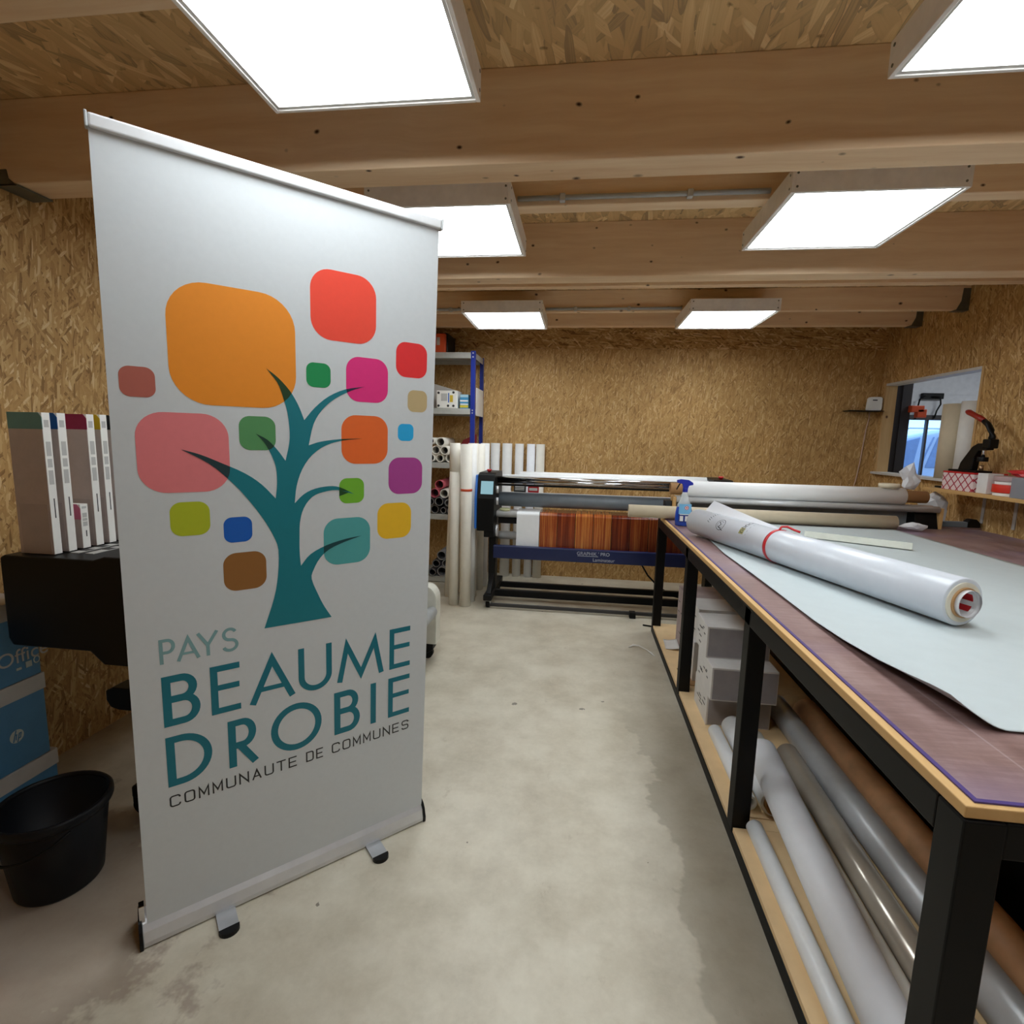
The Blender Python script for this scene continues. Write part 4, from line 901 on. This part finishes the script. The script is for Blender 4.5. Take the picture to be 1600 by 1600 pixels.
build('white_film_roll', MB().cyl((-0.52, 4.62, 1.105), (LXb, 4.62, 1.105), 0.043, n=40), M_bwhite, lam)
build('film_shaft', MB().cyl((-0.66, 4.55, 1.105), (LXb, 4.55, 1.105), 0.018, n=24), M_bwhite, lam)
hp = [(4.28, 0.655), (4.28, 0.93), (4.33, 1.13), (4.37, 1.145), (4.72, 1.145), (4.74, 1.12), (4.74, 0.66)]
for x0, x1, nm in ((-0.838, -0.692, 'control_housing'), (LXb, LXb + 0.15, 'drive_housing')):
    hs = build(nm, MB().prism(hp, lambda u, v, k: (k, u, v), x0, x1), M_blackp, lam, 0.008, 3)
    if x0 < 0:
        build('lower_shroud', MB().box((x0 + 0.06, 4.30, 0.60), (x1 + 0.0, 4.60, 0.66)), M_blackp, hs, 0.004)
        n_ = Vector((0, -0.2, 0.05)).normalized(); sl = Vector((0, 0.05, 0.2)).normalized()
        q = MB().obox(Vector((x0 + 0.082, 4.2995, 1.022)) + Vector((0, -0.001, 0)), (1, 0, 0), sl, n_, 0.052, 0.055, 0.003)
        build('display', q, M_screen, hs, 0.001)
        build('side_cover', MB().prism([(4.285, 0.67), (4.285, 0.93), (4.335, 1.125), (4.71, 1.13), (4.73, 0.67)], lambda u, v, k: (k, u, v), x0 - 0.022, x0 - 0.0005), M_bright, hs, 0.008, 3)
    kx = (x0 + x1) / 2
    build('stop_button', MB().rev((kx, 4.45, 1.143), (0, 0, 1), [(0, 0.014), (0.012, 0.014), (0.013, 0.021), (0.022, 0.021), (0.026, 0.016)], 24), M_red, hs)
for zz in (0.90, 1.0):
    build('pressure_knob', MB().cyl((-0.685, 4.40, zz - 0.03), (-0.685, 4.40, zz + 0.03), 0.012, n=18), M_alu, lam)
build('bearing_disc', MB().cyl((-0.689, 4.40, 0.645), (-0.672, 4.40, 0.645), 0.05, n=32), M_alu, lam)
tag(build('tape_roll', MB().rev((-0.625, 4.475, 0.8115), (0, 0, 1), [(0, 0.034), (0, 0.046), (0.02, 0.046), (0.02, 0.034), (0, 0.034)], 32, False, False), mat('pale_green_tape', rgb(196, 196, 150), 0.5)), 'pale green tape roll lying on the laminator feed table beside the control housing', 'tape')
tag(build('power_cord', MB().path([(0.50, 4.83, 0.42), (0.58, 4.86, 0.36), (0.68, 4.87, 0.20), (0.78, 4.86, 0.10), (0.90, 4.80, 0.04), (1.1, 4.72, 0.012), (1.5, 4.6, 0.010), (1.9, 4.7, 0.010)], 0.008, 8), M_rubber), 'black power cord drooping behind the laminator onto the floor', 'cord')
tag(build('floor_cable', MB().path([(0.55, 4.05, 0.007), (0.75, 3.99, 0.007), (1.0, 4.02, 0.007), (1.3, 4.1, 0.007)], 0.006, 8), M_rubber), 'thin black cable lying on the floor in front of the laminator', 'cord')

# ------------------------------------------------------------------ tubes standing on the floor
def tube_up(x, y, r, h, m, label, dx=0.0, dy=0.0, grp='white tubes standing beside the laminator', seam=0, band=None):
    th = thing('cardboard_tube', (x, y, 0), label, 'tube', grp)
    build('tube', MB().tube((x, y, 0.001), (x + dx, y + dy, h), r, r - 0.004, 32), m, th)
    if seam:
        f = seam / h; build('sleeve', MB().tube((x + dx * f, y + dy * f, seam), (x + dx, y + dy, h + 0.001), r + 0.0022, r - 0.003, 32), m, th)
    if band:
        f = band / h; build('orange_band', MB().tube((x + dx * f, y + dy * f, band - 0.010), (x + dx * f, y + dy * f, band + 0.010), r + 0.003, r + 0.0002, 32), M_orange, th)
    return th
tube_up(-1.030, 4.285, 0.042, 1.385, M_whitetube, 'white tube with a short outer sleeve at its top, front left of the standing group', 0, 0.0, seam=1.15)
tube_up(-0.925, 4.265, 0.046, 1.38, M_whitetube, 'white tube with an orange band round its middle at the front of the standing group', -0.0, 0, band=1.0)
tube_up(-0.909, 4.405, 0.0405, 1.38, M_greytube, 'pale grey tube just right of the orange-banded tube')
tube_up(-1.128, 4.50, 0.040, 1.34, M_whitetube, 'white tube half hidden at the shelving side of the standing group', 0.045, 0.02)
tube_up(-0.930, 4.56, 0.045, 1.385, M_whitetube, 'white tube in the second row of the standing group, behind the pale grey tube')
tube_up(-0.885, 4.90, 0.042, 1.385, M_greytube, 'pale tube with a yellowish rim behind the control housing')
tube_up(-0.905, 4.775, 0.040, 1.38, M_whitetube, 'white tube between the second row of the group and the control housing')
tube_up(-1.04, 4.68, 0.045, 1.37, M_whitetube, 'white tube at the back of the group next to the blue shelf post')
G2 = 'pale tubes leaning against the back wall behind the laminator'
for x, r, m, lb in ((-0.862, 0.047, M_greytube, 'pale tube at the back wall nearest the blue shelving'), (-0.738, 0.050, M_greytube, 'widest pale tube at the back wall, second from the blue shelving'), (-0.612, 0.044, M_greytube, 'slim pale tube at the back wall, third from the blue shelving'), (-0.492, 0.042, M_lilac, 'lilac-tinged pale tube at the back wall, fourth from the blue shelving'), (-0.396, 0.045, M_whitetube, 'pale tube at the back wall farthest from the blue shelving')):
    tube_up(x, 5.33, r, 1.385, m, lb, 0, 0.03, G2)

# ------------------------------------------------------------------ shelving unit
shu = thing('shelving_unit', (-1.48, 5.16, 0), 'tall blue-posted shelving unit with grey shelves in the back corner', 'shelving')
SX0, SX1, SY0, SY1 = -1.96, -1.0, 4.93, 5.385
for x, sx in ((SX1, -1), (SX0, 1)):
    for y, sy in ((SY0, 1), (SY1, -1)):
        q = MB().box((x, y, 0), (x + sx * 0.042, y + sy * 0.003, 2.235)).box((x, y + sy * 0.003, 0), (x + sx * 0.003, y + sy * 0.04, 2.235))
        po = build('post', q, M_blue, shu, 0.001)
        if x == SX1 and y == SY0:
            for zz in (2.215, 2.18, 1.69, 1.665):
                build('bolt', MB().cyl((x - 0.021, y - 0.003, zz), (x - 0.021, y, zz), 0.007, n=14), M_alu, po)
for z in (2.222, 1.706, 1.19, 0.686, 0.060):
    build('shelf', MB().box((SX0 + 0.004, SY0 + 0.004, z - 0.012), (SX1 - 0.004, SY1 - 0.004, z)).box((SX0 + 0.043, SY0 + 0.002, z - 0.054), (SX1 - 0.043, SY0 + 0.012, z - 0.0121)).box((SX0 + 0.043, SY1 - 0.012, z - 0.054), (SX1 - 0.043, SY1 - 0.002, z - 0.0121)).box((SX1 - 0.012, SY0 + 0.041, z - 0.054), (SX1 - 0.004, SY1 - 0.041, z - 0.0121)), M_shelfgrey, shu, 0.001)
tb = thing('tool_box', (-1.45, 5.1, 2.222), 'orange and black case on the top shelf of the blue shelving', 'case')
build('front', MB().box((-1.62, 4.95, 2.2225), (-1.295, 5.0, 2.395)), M_orange, tb, 0.006); build('case_body', MB().box((-1.62, 5.001, 2.2225), (-1.28, 5.30, 2.41)), M_blackp, tb, 0.01)
build('sticker', MB().box((-1.375, 4.948, 2.29), (-1.345, 4.951, 2.36)), M_lid, tb)
tag(build('file_box', MB().prism([(-1.62, 1.707), (-1.22, 1.707), (-1.22, 1.89), (-1.62, 2.0)], lambda u, v, k: (u, k, v), 5.18, 5.36), M_lid, None, 0.003), 'grey slant-topped box behind the white module on the second shelf', 'box')
em = thing('electronics_module', (-1.27, 5.0, 1.706), 'white electronics module with dark corner screws and a yellow label on the second shelf', 'module')
build('module_body', MB().box((-1.375, 4.952, 1.708), (-1.172, 5.10, 1.872)), M_inkwhite, em, 0.004)
for px, pz in ((-1.355, 1.73), (-1.355, 1.85), (-1.21, 1.73), (-1.21, 1.855), (-1.262, 1.73)): build('screw', MB().cyl((px, 4.948, pz), (px, 4.953, pz), 0.0115, n=18), M_darkink, em)
build('yellow_label', MB().box((-1.245, 4.9505, 1.765), (-1.215, 4.953, 1.83)), mat('label_yellow', rgb(222, 190, 60), 0.5), em); build('grey_fitting', MB().box((-1.33, 4.950, 1.775), (-1.27, 4.953, 1.845)), M_label, em)
build('blue_stripe', MB().box((-1.262, 4.950, 1.76), (-1.252, 4.953, 1.85)), M_bright, em)
sbx = thing('striped_box', (-1.11, 5.0, 1.706), 'small box with sky blue, white and yellow stripes beside the blue post', 'box')
build('box_body', MB().box((-1.148, 4.955, 1.7065), (-1.066, 5.06, 1.838)), mat('sky_blue_box', rgb(70, 150, 196), 0.5), sbx, 0.002)
for a, b, m in ((1.812, 1.836, mat('pale_blue_stripe', rgb(168, 206, 220), 0.5)), (1.772, 1.786, M_inkwhite), (1.742, 1.752, M_inkwhite), (1.715, 1.738, mat('yellow_stripe', rgb(214, 196, 60), 0.5))): build('stripe', MB().box((-1.147, 4.9535, a), (-1.067, 4.956, b)), m, sbx)
tag(build('poster_sheet', MB().box((-0.999, 4.985, 1.645), (-0.995, 5.335, 1.905)), M_ppaper), 'blank white sheet fixed on the side of the shelving between the blue posts', 'sheet')
tag(build('red_folder', MB().prism([(-1.30, 1.191), (-1.06, 1.191), (-1.06, 1.47), (-1.20, 1.41)], lambda u, v, k: (u, k, v), 5.345, 5.37), mat('dark_red_cover', rgb(150, 34, 40), 0.5)), 'dark red folder standing at the back of the third shelf', 'folder')
M_ring = M_whitetube; M_pinkt = mat('pink_film_roll', rgb(206, 96, 110), 0.4); M_darkt = mat('dark_film_roll', rgb(58, 56, 62), 0.4); M_greyt = mat('grey_film_roll', rgb(128, 128, 132), 0.45)
lvl = {3: 'third', 4: 'fourth', 5: 'lowest'}
tl_ = [(-1.240, 1.236, .044, M_ring, 3, 'white tube end on the third shelf hidden by the standing tubes'), (-1.337, 1.231, .039, M_ring, 3, 'white tube end resting on the third shelf, nearest the standing tubes'), (-1.425, 1.233, .041, M_ring, 3, 'white tube end on the third shelf close to the banner edge'),
       (-1.287, 1.307, .042, M_ring, 3, 'white tube end in the second layer on the third shelf'), (-1.378, 1.309, .042, M_ring, 3, 'white tube end in the second layer beside the banner edge'), (-1.330, 1.386, .045, M_ring, 3, 'topmost thick-walled white tube end of the third shelf pile'), (-1.42, 1.394, .034, M_ring, 3, 'topmost slim white tube end of the third shelf pile'),
       (-1.300, 0.722, .034, M_darkt, 4, 'slim dark roll end lying on the fourth shelf'), (-1.385, 0.732, .044, M_darkt, 4, 'dark roll end on the fourth shelf close to the banner edge'), (-1.225, 0.724, .036, M_darkt, 4, 'dark roll end on the fourth shelf hidden by the standing tubes'),
       (-1.337, 0.811, .046, M_darkt, 4, 'dark roll end with a pale rim in the second layer of the fourth shelf'), (-1.252, 0.797, .037, M_greyt, 4, 'grey roll end in the second layer of the fourth shelf'), (-1.428, 0.806, .042, M_darkt, 4, 'dark roll end behind the banner edge on the fourth shelf'),
       (-1.384, 0.892, .046, M_pinkt, 4, 'red-pink roll end in the third layer of the fourth shelf'), (-1.293, 0.888, .044, M_ring, 4, 'white-rimmed tube end in the third layer of the fourth shelf'), (-1.340, 0.974, .045, M_pinkt, 4, 'topmost red-pink roll end of the fourth shelf pile'),
       (-1.305, 0.112, .051, M_greyt, 5, 'fat grey roll end lying on the lowest shelf'), (-1.402, 0.101, .040, M_darkt, 5, 'dark roll end on the lowest shelf close to the banner edge'), (-1.215, 0.098, .037, M_darkt, 5, 'dark roll end on the lowest shelf hidden by the standing tubes'),
       (-1.367, 0.188, .042, M_darkt, 5, 'dark roll end in the second layer of the lowest shelf'), (-1.262, 0.196, .043, M_greyt, 5, 'grey roll end in the second layer of the lowest shelf'), (-1.315, 0.270, .048, M_greyt, 5, 'topmost grey roll end of the lowest shelf pile')]
for i, (x, z, r, m, lv, lb) in enumerate(tl_):
    y0 = 4.945 - 0.03 * ((i * 37) % 7) / 7; rr = r * 0.985; wall = 0.006 if m is not M_ring else 0.008
    th = thing('stored_tube', (x, y0, z - r), lb, 'tube', 'tubes piled on the ' + lvl[lv] + ' shelf')
    build('tube', MB().tube((x, y0, z), (x, 5.34, z), rr, rr - wall, 30), m, th)
    if m is M_darkt or m is M_greyt: build('rim', MB().tube((x, y0 - 0.0015, z), (x, y0 + 0.01, z), rr - wall, rr - wall - 0.0025, 30), M_label, th)
    build('inner_core', MB().cyl((x, y0 + 0.12, z), (x, 5.33, z), rr - wall - 0.003, n=24), M_darkink, th)

# ------------------------------------------------------------------ plotter, ink boxes, paper and bucket on the left
plo = thing('plotter', (-1.4, 2.3, 0), 'large black wide-format printer standing along the left wall behind the banner', 'printer')
bp = [(-1.83, 0.715), (-1.845, 0.74), (-1.845, 1.012), (-1.83, 1.0195), (-1.51, 1.0195), (-1.47, 1.032), (-1.20, 1.032), (-1.16, 1.0), (-1.16, 0.675), (-1.50, 0.675), (-1.545, 0.715)]
build('body', MB().prism(bp, lambda u, v, k: (u, k, v), 1.425, 3.12), M_blackp, plo, 0.006)
for k in range(2):
    build('ruler_strip', MB().box((-1.665 + k * 0.055, 1.50, 1.0195), (-1.635 + k * 0.055, 3.0, 1.0215)), M_label, plo)
tk = MB()
for k in range(12):
    for j in range(2): build('ruler_mark', MB().box((-1.664 + j * 0.055, 1.53 + 0.06 * k + 0.03 * j, 1.0216), (-1.636 + j * 0.055, 1.56 + 0.06 * k + 0.03 * j, 1.0222)), M_darkink, plo)
for y, nm in ((1.62, 0), (2.95, 1)):
    build('stand_leg', MB().box((-1.46, y - 0.04, 0.11), (-1.36, y + 0.04, 0.675)), M_blackp, plo, 0.006)
    build('stand_foot', MB().box((-1.60, y - 0.035, 0.072), (-0.98, y + 0.035, 0.12)), M_blackp, plo, 0.008)
    for x in (-1.575, -1.01):
        build('caster', MB().cyl((x, y - 0.022, 0.034), (x, y + 0.022, 0.034), 0.034, n=24).box((x - 0.025, y - 0.03, 0.05), (x + 0.025, y + 0.03, 0.075)), M_rubber, plo, 0.003)
build('stand_arm', MB().prism([(-1.67, 0.455), (-1.655, 0.43), (-1.62, 0.42), (-1.36, 0.42), (-1.36, 0.50), (-1.64, 0.505), (-1.67, 0.49)], lambda u, v, k: (u, k, v), 1.585, 1.655), M_blackp, plo, 0.004)
build('takeup_bar', MB().cyl((-0.885, 1.95, 0.335), (-0.885, 3.10, 0.335), 0.035, n=32), M_grey, plo)
lp = [(-1.20, 0.11), (-0.865, 0.11), (-0.862, 0.36)] + [(-0.932 + 0.07 * math.cos(a), 0.40 + 0.09 * math.sin(a)) for a in [PI / 2 * k / 6 for k in range(7)]] + [(-1.20, 0.49)]
fl = build('end_cover', MB().prism(lp, lambda u, v, k: (u, k, v), 3.121, 3.22), mat('warm_white_plastic', rgb(214, 212, 200), 0.4), plo, 0.012, 3)
build('bar_bracket', MB().box((-1.36, 3.0, 0.30), (-0.90, 3.03, 0.37)), M_blackp, plo, 0.004)
build('end_foot', MB().prism([(-1.2, 0.04), (-0.93, 0.04), (-0.885, 0.07), (-0.885, 0.112), (-1.2, 0.112)], lambda u, v, k: (u, k, v), 3.125, 3.21), M_blackp, plo, 0.006)
build('caster', MB().cyl((-0.93, 3.15, 0.034), (-0.93, 3.19, 0.034), 0.034, n=24), M_rubber, plo)
# ink boxes standing on the printer top
def ink(y, t, z1, col, word, first=False):
    x0, x1, z0 = -1.795, -1.678, 1.0222
    if first: x0 = -1.802
    c = mat('ink_box_colour', rgb(*col), 0.5)
    th = thing('ink_box', ((x0 + x1) / 2, y + t / 2, z0), word, 'ink box', 'ink cartridge boxes standing on the printer')
    build('carton', MB().box((x0, y, z0), (x1, y + t, z1)), M_inkwhite, th, 0.001)
    build('front_panel', MB().box((x0 + 0.0005, y - 0.0008, z0), (x1 - 0.0005, y + 0.0005, z1 - 0.052)), M_inkgrey, th)
    build('colour_cap', MB().prism([(x0, 0), (x1 - 0.012, 0), (x1, -0.014), (x1, -0.052), (x0, -0.052)], lambda u, v, k: (u, k, z1 + v), y - 0.001, y + 0.0005), c, th)
    lbl = MB(); s_ = (z1 - z0)
    for a, b in ((0.90, 0.95), (0.70, 0.80), (0.62, 0.68), (0.50, 0.60)):
        build('side_label', MB().box((x1 - 0.0003, y + t * 0.22, z0 + s_ * a), (x1 + 0.0006, y + t * 0.78, z0 + s_ * b)), M_label, th)
    build('side_print', MB().box((x1 - 0.0003, y + t * 0.50, z0 + s_ * 0.26), (x1 + 0.0006, y + t * 0.62, z0 + s_ * 0.40)), M_darkink, th)
    if s_ > 0.3: build('fold_flap', MB().box((x0 + 0.012, y - 0.0018, z0 + 0.004), (x1 - 0.008, y - 0.0006, z0 + s_ * 0.36)), mat('grey_fold_flap', rgb(180, 165, 159), 0.6), th)
ink(1.460, 0.026, 1.477, (104, 150, 146), 'grey and white ink box with a pale teal cap, nearest on the printer', True)
ink(1.509, 0.028, 1.478, (10, 84, 150), 'grey and white ink box with a blue cap, second in the row on the printer')
ink(1.560, 0.028, 1.174, (206, 110, 140), 'short ink box with a pink cap, standing before the crimson-capped one')
ink(1.611, 0.028, 1.479, (150, 26, 74), 'grey and white ink box with a crimson cap behind the short pink one')
ink(1.662, 0.027, 1.480, (206, 172, 24), 'grey and white ink box with a yellow cap on the printer')
ink(1.712, 0.027, 1.480, (18, 18, 20), 'ink box with a black cap cut off by the banner edge')
# paper boxes
def paper(z0, z1, y1, label, office=False, logo=False):
    t = thing('paper_box', (-2.08, 1.4, z0), label, 'box', 'blue paper boxes stacked by the left wall'); lid = 0.062
    build('tray', MB().box((-2.205, 1.20, z0), (-1.953, y1 - 0.004, z1 - lid)), M_paperblue, t, 0.002)
    build('lid', MB().box((-2.21, 1.195, z1 - lid + 0.0003), (-1.948, y1, z1)), M_lid, t, 0.002)
    return t
paper(0.0, 0.212, 1.632, 'lowest blue paper box of the stack by the left wall, behind the bucket')
pb = paper(0.2125, 0.528, 1.613, 'middle blue paper box of the stack with a pale round logo')
pc = paper(0.5285, 0.822, 1.610, 'topmost blue paper box of the stack marked Office')
font_mesh('Office', 0.072, -1.9523, 1.462, 0.597, M_lid, pc, 'lettering', (PI / 2, 0, PI / 2))
M_pale = mat('pale_print', rgb(196, 206, 200), 0.5)
def onside(u, v, h): return Vector((-1.9523 + h, u, v))
q = MB(); q.stroke(arc(1.594, 0.585, 0.010, 0.012, 0, 2 * PI, 20)[:-1], 0.0045, onside, 0, True); raw('round_mark', q, M_pale, pc)
build('square_mark', MB().box((-1.9535, 1.555, 0.568), (-1.9515, 1.576, 0.590)), M_pale, pc)
build('small_mark', MB().box((-1.9535, 1.522, 0.570), (-1.9515, 1.54, 0.579)), M_pale, pc)
def mark_hp(y, z, r):
    q = MB(); q.flat(arc(y, z, r, r * 1.0, 0, 2 * PI, 28)[:-1], lambda u, v, h: (-1.9524, u, v), 0); o = raw('round_logo', q, M_pale, pb); q = MB()
    f = lambda u, v, h: (-1.9518, u, v)
    q.stroke([(y - r * 0.55, z - r * 0.75), (y - r * 0.05, z + r * 0.95)], r * 0.18, f, 0); q.stroke([(y - r * 0.30, z + r * 0.25), (y - r * 0.02, z + r * 0.25), (y - r * 0.18, z - r * 0.55)], r * 0.16, f, 0)
    q.stroke([(y + r * 0.02, z - r * 0.95), (y + r * 0.38, z + r * 0.35)], r * 0.18, f, 0); q.stroke([(y + r * 0.30, z + r * 0.30), (y + r * 0.62, z + r * 0.28), (y + r * 0.46, z - r * 0.40), (y + r * 0.18, z - r * 0.42)], r * 0.16, f, 0)
    raw('logo_letters', q, M_paperblue, o)
mark_hp(1.50, 0.335, 0.024)
# bucket
bk = thing('bucket', (-1.595, 1.305, 0), 'black round bucket on the floor in front of the blue paper boxes', 'bucket')
build('shell', MB().rev((-1.595, 1.305, 0.0), (0, 0, 1), [(0.004, 0.0), (0.0, 0.108), (0.008, 0.113), (0.26, 0.142), (0.262, 0.1385), (0.012, 0.109), (0.010, 0.0)], 48, False, False), M_bucket, bk)
build('rim', MB().rev((-1.595, 1.305, 0.0), (0, 0, 1), [(0.245, 0.1415), (0.243, 0.149), (0.252, 0.153), (0.268, 0.153), (0.274, 0.148), (0.272, 0.139), (0.262, 0.1385)], 48, False, False), M_bucket, bk)
build('handle', MB().path([(-1.595 + 0.150 * math.cos(a) - 0.012 * math.sin(a), 1.305 + 0.150 * math.sin(a) - 0.02, 0.245 - 0.055 * math.sin((a - 3.3) / 2.6 * PI)) for a in [3.3 + 2.6 * k / 16 for k in range(17)]], 0.004, 8), M_black, bk)
tag(build('orange_crate', MB().box((-1.60, 0.88, 0.0), (-1.437, 1.002, 0.105)), mat('orange_brown_box', rgb(214, 140, 80), 0.6, 0, 0.15), None, 0.004), 'orange-brown box corner on the floor at the edge of the photo by the bucket', 'box')

# ------------------------------------------------------------------ wall shelf with its things, router
ws = thing('wall_shelf', (2.67, 3.3, 1.13), 'pale plywood wall shelf under the opening carrying tools and tape', 'shelf')
build('board', MB().box((2.55, 2.2, 1.132), (2.789, 4.24, 1.155)), M_ply, ws, 0.001)
for y in (3.97, 3.70, 2.8):
    build('bracket', MB().box((2.784, y - 0.012, 0.93), (2.789, y + 0.012, 1.131)).box((2.60, y - 0.012, 1.126), (2.784, y + 0.012, 1.131)), M_lid, ws)
lat = NT('red_lattice_card'); pz = lat.pos(); sx = lat.add('ShaderNodeSeparateXYZ'); lat.link(pz, sx.inputs[0])
d1_ = lat.math('FRACT', lat.math('MULTIPLY', lat.math('ADD', lat.math('ADD', sx.outputs[1], sx.outputs[0]), sx.outputs[2]), 15.0)); d2_ = lat.math('FRACT', lat.math('MULTIPLY', lat.math('SUBTRACT', lat.math('ADD', sx.outputs[1], sx.outputs[0]), sx.outputs[2]), 15.0))
ln = lat.math('MAXIMUM', lat.math('LESS_THAN', d1_, 0.17), lat.math('LESS_THAN', d2_, 0.17)); lat.link(lat.mix(ln, rgb(226, 206, 206), rgb(168, 40, 62)), lat.b.inputs['Base Color']); lat.b.inputs['Roughness'].default_value = 0.6
lb_ = thing('lattice_box', (2.67, 3.93, 1.155), 'box with a red diamond lattice pattern on the wall shelf under the badge press', 'box')
build('box_body', MB().box((2.575, 3.79, 1.1555), (2.775, 4.085, 1.272)), lat.m, lb_, 0.002); build('lid_edge', MB().box((2.573, 3.788, 1.2725), (2.777, 4.087, 1.283)), M_red, lb_, 0.002)
pr = thing('badge_press', (2.65, 3.92, 1.283), 'black hand lever press with a red grip standing on the lattice box', 'press')
yz = lambda u, v, k: (k, u, v)
build('base', MB().box((2.60, 3.815, 1.2835), (2.70, 4.08, 1.297)), M_blackp, pr, 0.003)
build('column', MB().prism([(4.03, 1.297), (4.015, 1.345), (3.97, 1.40), (3.925, 1.455), (3.88, 1.478), (3.79, 1.478), (3.79, 1.435), (3.86, 1.43), (3.895, 1.38), (3.905, 1.297)], yz, 2.628, 2.672), M_blackp, pr, 0.005)
build('head', MB().box((2.622, 3.765, 1.445), (2.678, 3.83, 1.505)), M_blackp, pr, 0.006)
build('ram', MB().cyl((2.65, 3.845, 1.37), (2.65, 3.845, 1.50), 0.011, n=18), M_chrome, pr); build('upper_die', MB().cyl((2.65, 3.845, 1.358), (2.65, 3.845, 1.388), 0.030, n=28), M_blackp, pr, 0.002); build('lower_die', MB().cyl((2.65, 3.845, 1.2972), (2.65, 3.845, 1.335), 0.013, n=20), mat('brass_die', rgb(170, 140, 110), 0.3, 0.8), pr)
arm = build('lever_arm', MB().path([(2.65, 3.795, 1.48), (2.65, 3.793, 1.52), (2.65, 3.807, 1.56), (2.65, 3.84, 1.60), (2.65, 3.885, 1.628)], [0.019, 0.019, 0.018, 0.017, 0.016], 14), M_blackp, pr)
build('grip', MB().path([(2.65, 3.878, 1.624), (2.65, 3.92, 1.645), (2.65, 3.97, 1.665), (2.65, 4.03, 1.69), (2.65, 4.05, 1.697)], [0.016, 0.019, 0.0165, 0.019, 0.012], 14), mat('red_grip', rgb(150, 34, 26), 0.4), arm)
tag(build('kraft_roll', MB().tube((2.828, 4.44, WZ0 + 0.0205), (2.828, 4.44, 1.775), 0.082, 0.06, 40), M_beige), 'tan roll standing on the sill of the wall opening', 'roll')
tag(build('vinyl_roll', MB().tube((2.836, 4.28, WZ0 + 0.0205), (2.836, 4.28, 1.785), 0.068, 0.05, 40), M_ppaper), 'white roll standing on the sill of the wall opening beside the tan roll', 'roll')
tag(build('white_box', MB().box((2.59, 3.69, 1.1555), (2.68, 3.778, 1.285)), M_boxwhite, None, 0.002), 'small plain white box on the wall shelf next to the lattice box', 'box')
dr = thing('tape_drum', (2.665, 3.575, 1.155), 'wide red tape roll with white rims on the wall shelf', 'tape')
dc = (2.665, 3.575)
build('rim', MB().cyl(dc + (1.1555,), dc + (1.176,), 0.098, n=48), M_inkwhite, dr, 0.002); build('tape', MB().cyl(dc + (1.1762,), dc + (1.225,), 0.105, n=48), mat('tape_red', rgb(214, 48, 30), 0.4), dr, 0.002)
build('rim', MB().cyl(dc + (1.2252,), dc + (1.246,), 0.095, n=48), M_inkwhite, dr, 0.002); build('cap', MB().cyl(dc + (1.2462,), dc + (1.276,), 0.102, n=48), mat('rose_grey_cap', rgb(176, 150, 150), 0.5), dr, 0.002)
crumple('red_pouch', (2.68, 3.55, 1.2765), 0.11, 'crumpled red pouch lying on top of the tape drum', 21, (0.55, 1.0, 0.28)).data.materials[0] = M_red
gb = thing('storage_bin', (2.665, 3.38, 1.155), 'grey see-through bin with small parts at the near end of the visible wall shelf', 'bin')
build('bin_wall', MB().box((2.56, 3.27, 1.1555), (2.565, 3.462, 1.275)).box((2.765, 3.27, 1.1555), (2.77, 3.462, 1.275)).box((2.565, 3.27, 1.1555), (2.765, 3.275, 1.275)).box((2.565, 3.457, 1.1555), (2.765, 3.462, 1.275)).box((2.565, 3.275, 1.1555), (2.765, 3.457, 1.16)), translucent('grey_clear_plastic', rgb(160, 164, 172), 0.55, 0.2), gb)
sc_ = thing('tape_ring', (2.67, 3.37, 1.22), 'dark tape ring sticking up out of the grey bin', 'tape')
build('ring', MB().rev((2.64, 3.39, 1.225), (1, 0.3, 0), [(0, 0.04), (0, 0.055), (0.025, 0.055), (0.025, 0.04), (0, 0.04)], 30, False, False), M_roller, sc_)
tag(build('phone', MB().box((2.60, 4.10, 1.1553), (2.70, 4.20, 1.168)), M_blackp, None, 0.003), 'flat black device lying at the far end of the wall shelf', 'device')
rs = thing('router_shelf', (2.62, 5.36, 1.765), 'small thin black wall shelf in the back corner under the white router', 'shelf')
build('plate', MB().box((2.47, 5.30, 1.766), (2.775, 5.419, 1.774)), M_blackp, rs, 0.001)
rt = thing('router', (2.70, 5.36, 1.774), 'white router standing on the thin black corner shelf', 'router')
build('case', MB().prism([(2.655, 1.7745), (2.765, 1.7745), (2.772, 1.79), (2.772, 1.885), (2.762, 1.9), (2.668, 1.9), (2.655, 1.885), (2.648, 1.79)], lambda u, v, k: (u, k, v), 5.34, 5.385), M_inkwhite, rt, 0.006)
build('slot', MB().box((2.685, 5.338, 1.865), (2.725, 5.342, 1.875)), M_darkink, rt)
tag(build('router_cable', MB().path([(2.70, 5.405, 1.765), (2.705, 5.412, 1.70), (2.69, 5.412, 1.60), (2.68, 5.412, 1.45), (2.67, 5.412, 1.3), (2.655, 5.412, 1.15), (2.63, 5.412, 1.0), (2.60, 5.412, 0.8)], 0.005, 8), mat('pale_pink_cable', rgb(200, 170, 150), 0.5)), 'pale cable hanging down the wall from the router', 'cable')

for x0, x1, m, lb in ((-0.585, -0.475, M_darkink, 'black and white striped packet standing on the rear bar of the laminator'), (-0.455, -0.355, M_red, 'red and white packet standing on the rear bar of the laminator')):
    th = thing('packet', ((x0 + x1) / 2, 4.755, 0.95), lb, 'packet')
    build('wrapper', MB().box((x0, 4.742, 0.9502), (x1, 4.768, 1.012)), m, th, 0.002)
    for k in ((0, 1, 2) if m is M_darkink else (0,)):
        build('white_stripe', MB().box((x0 + 0.012, 4.7412, 0.968 + k * 0.014), (x1 - 0.012, 4.743, 0.976 + k * 0.014 + (0.016 if m is M_red else 0))), M_inkwhite, th)
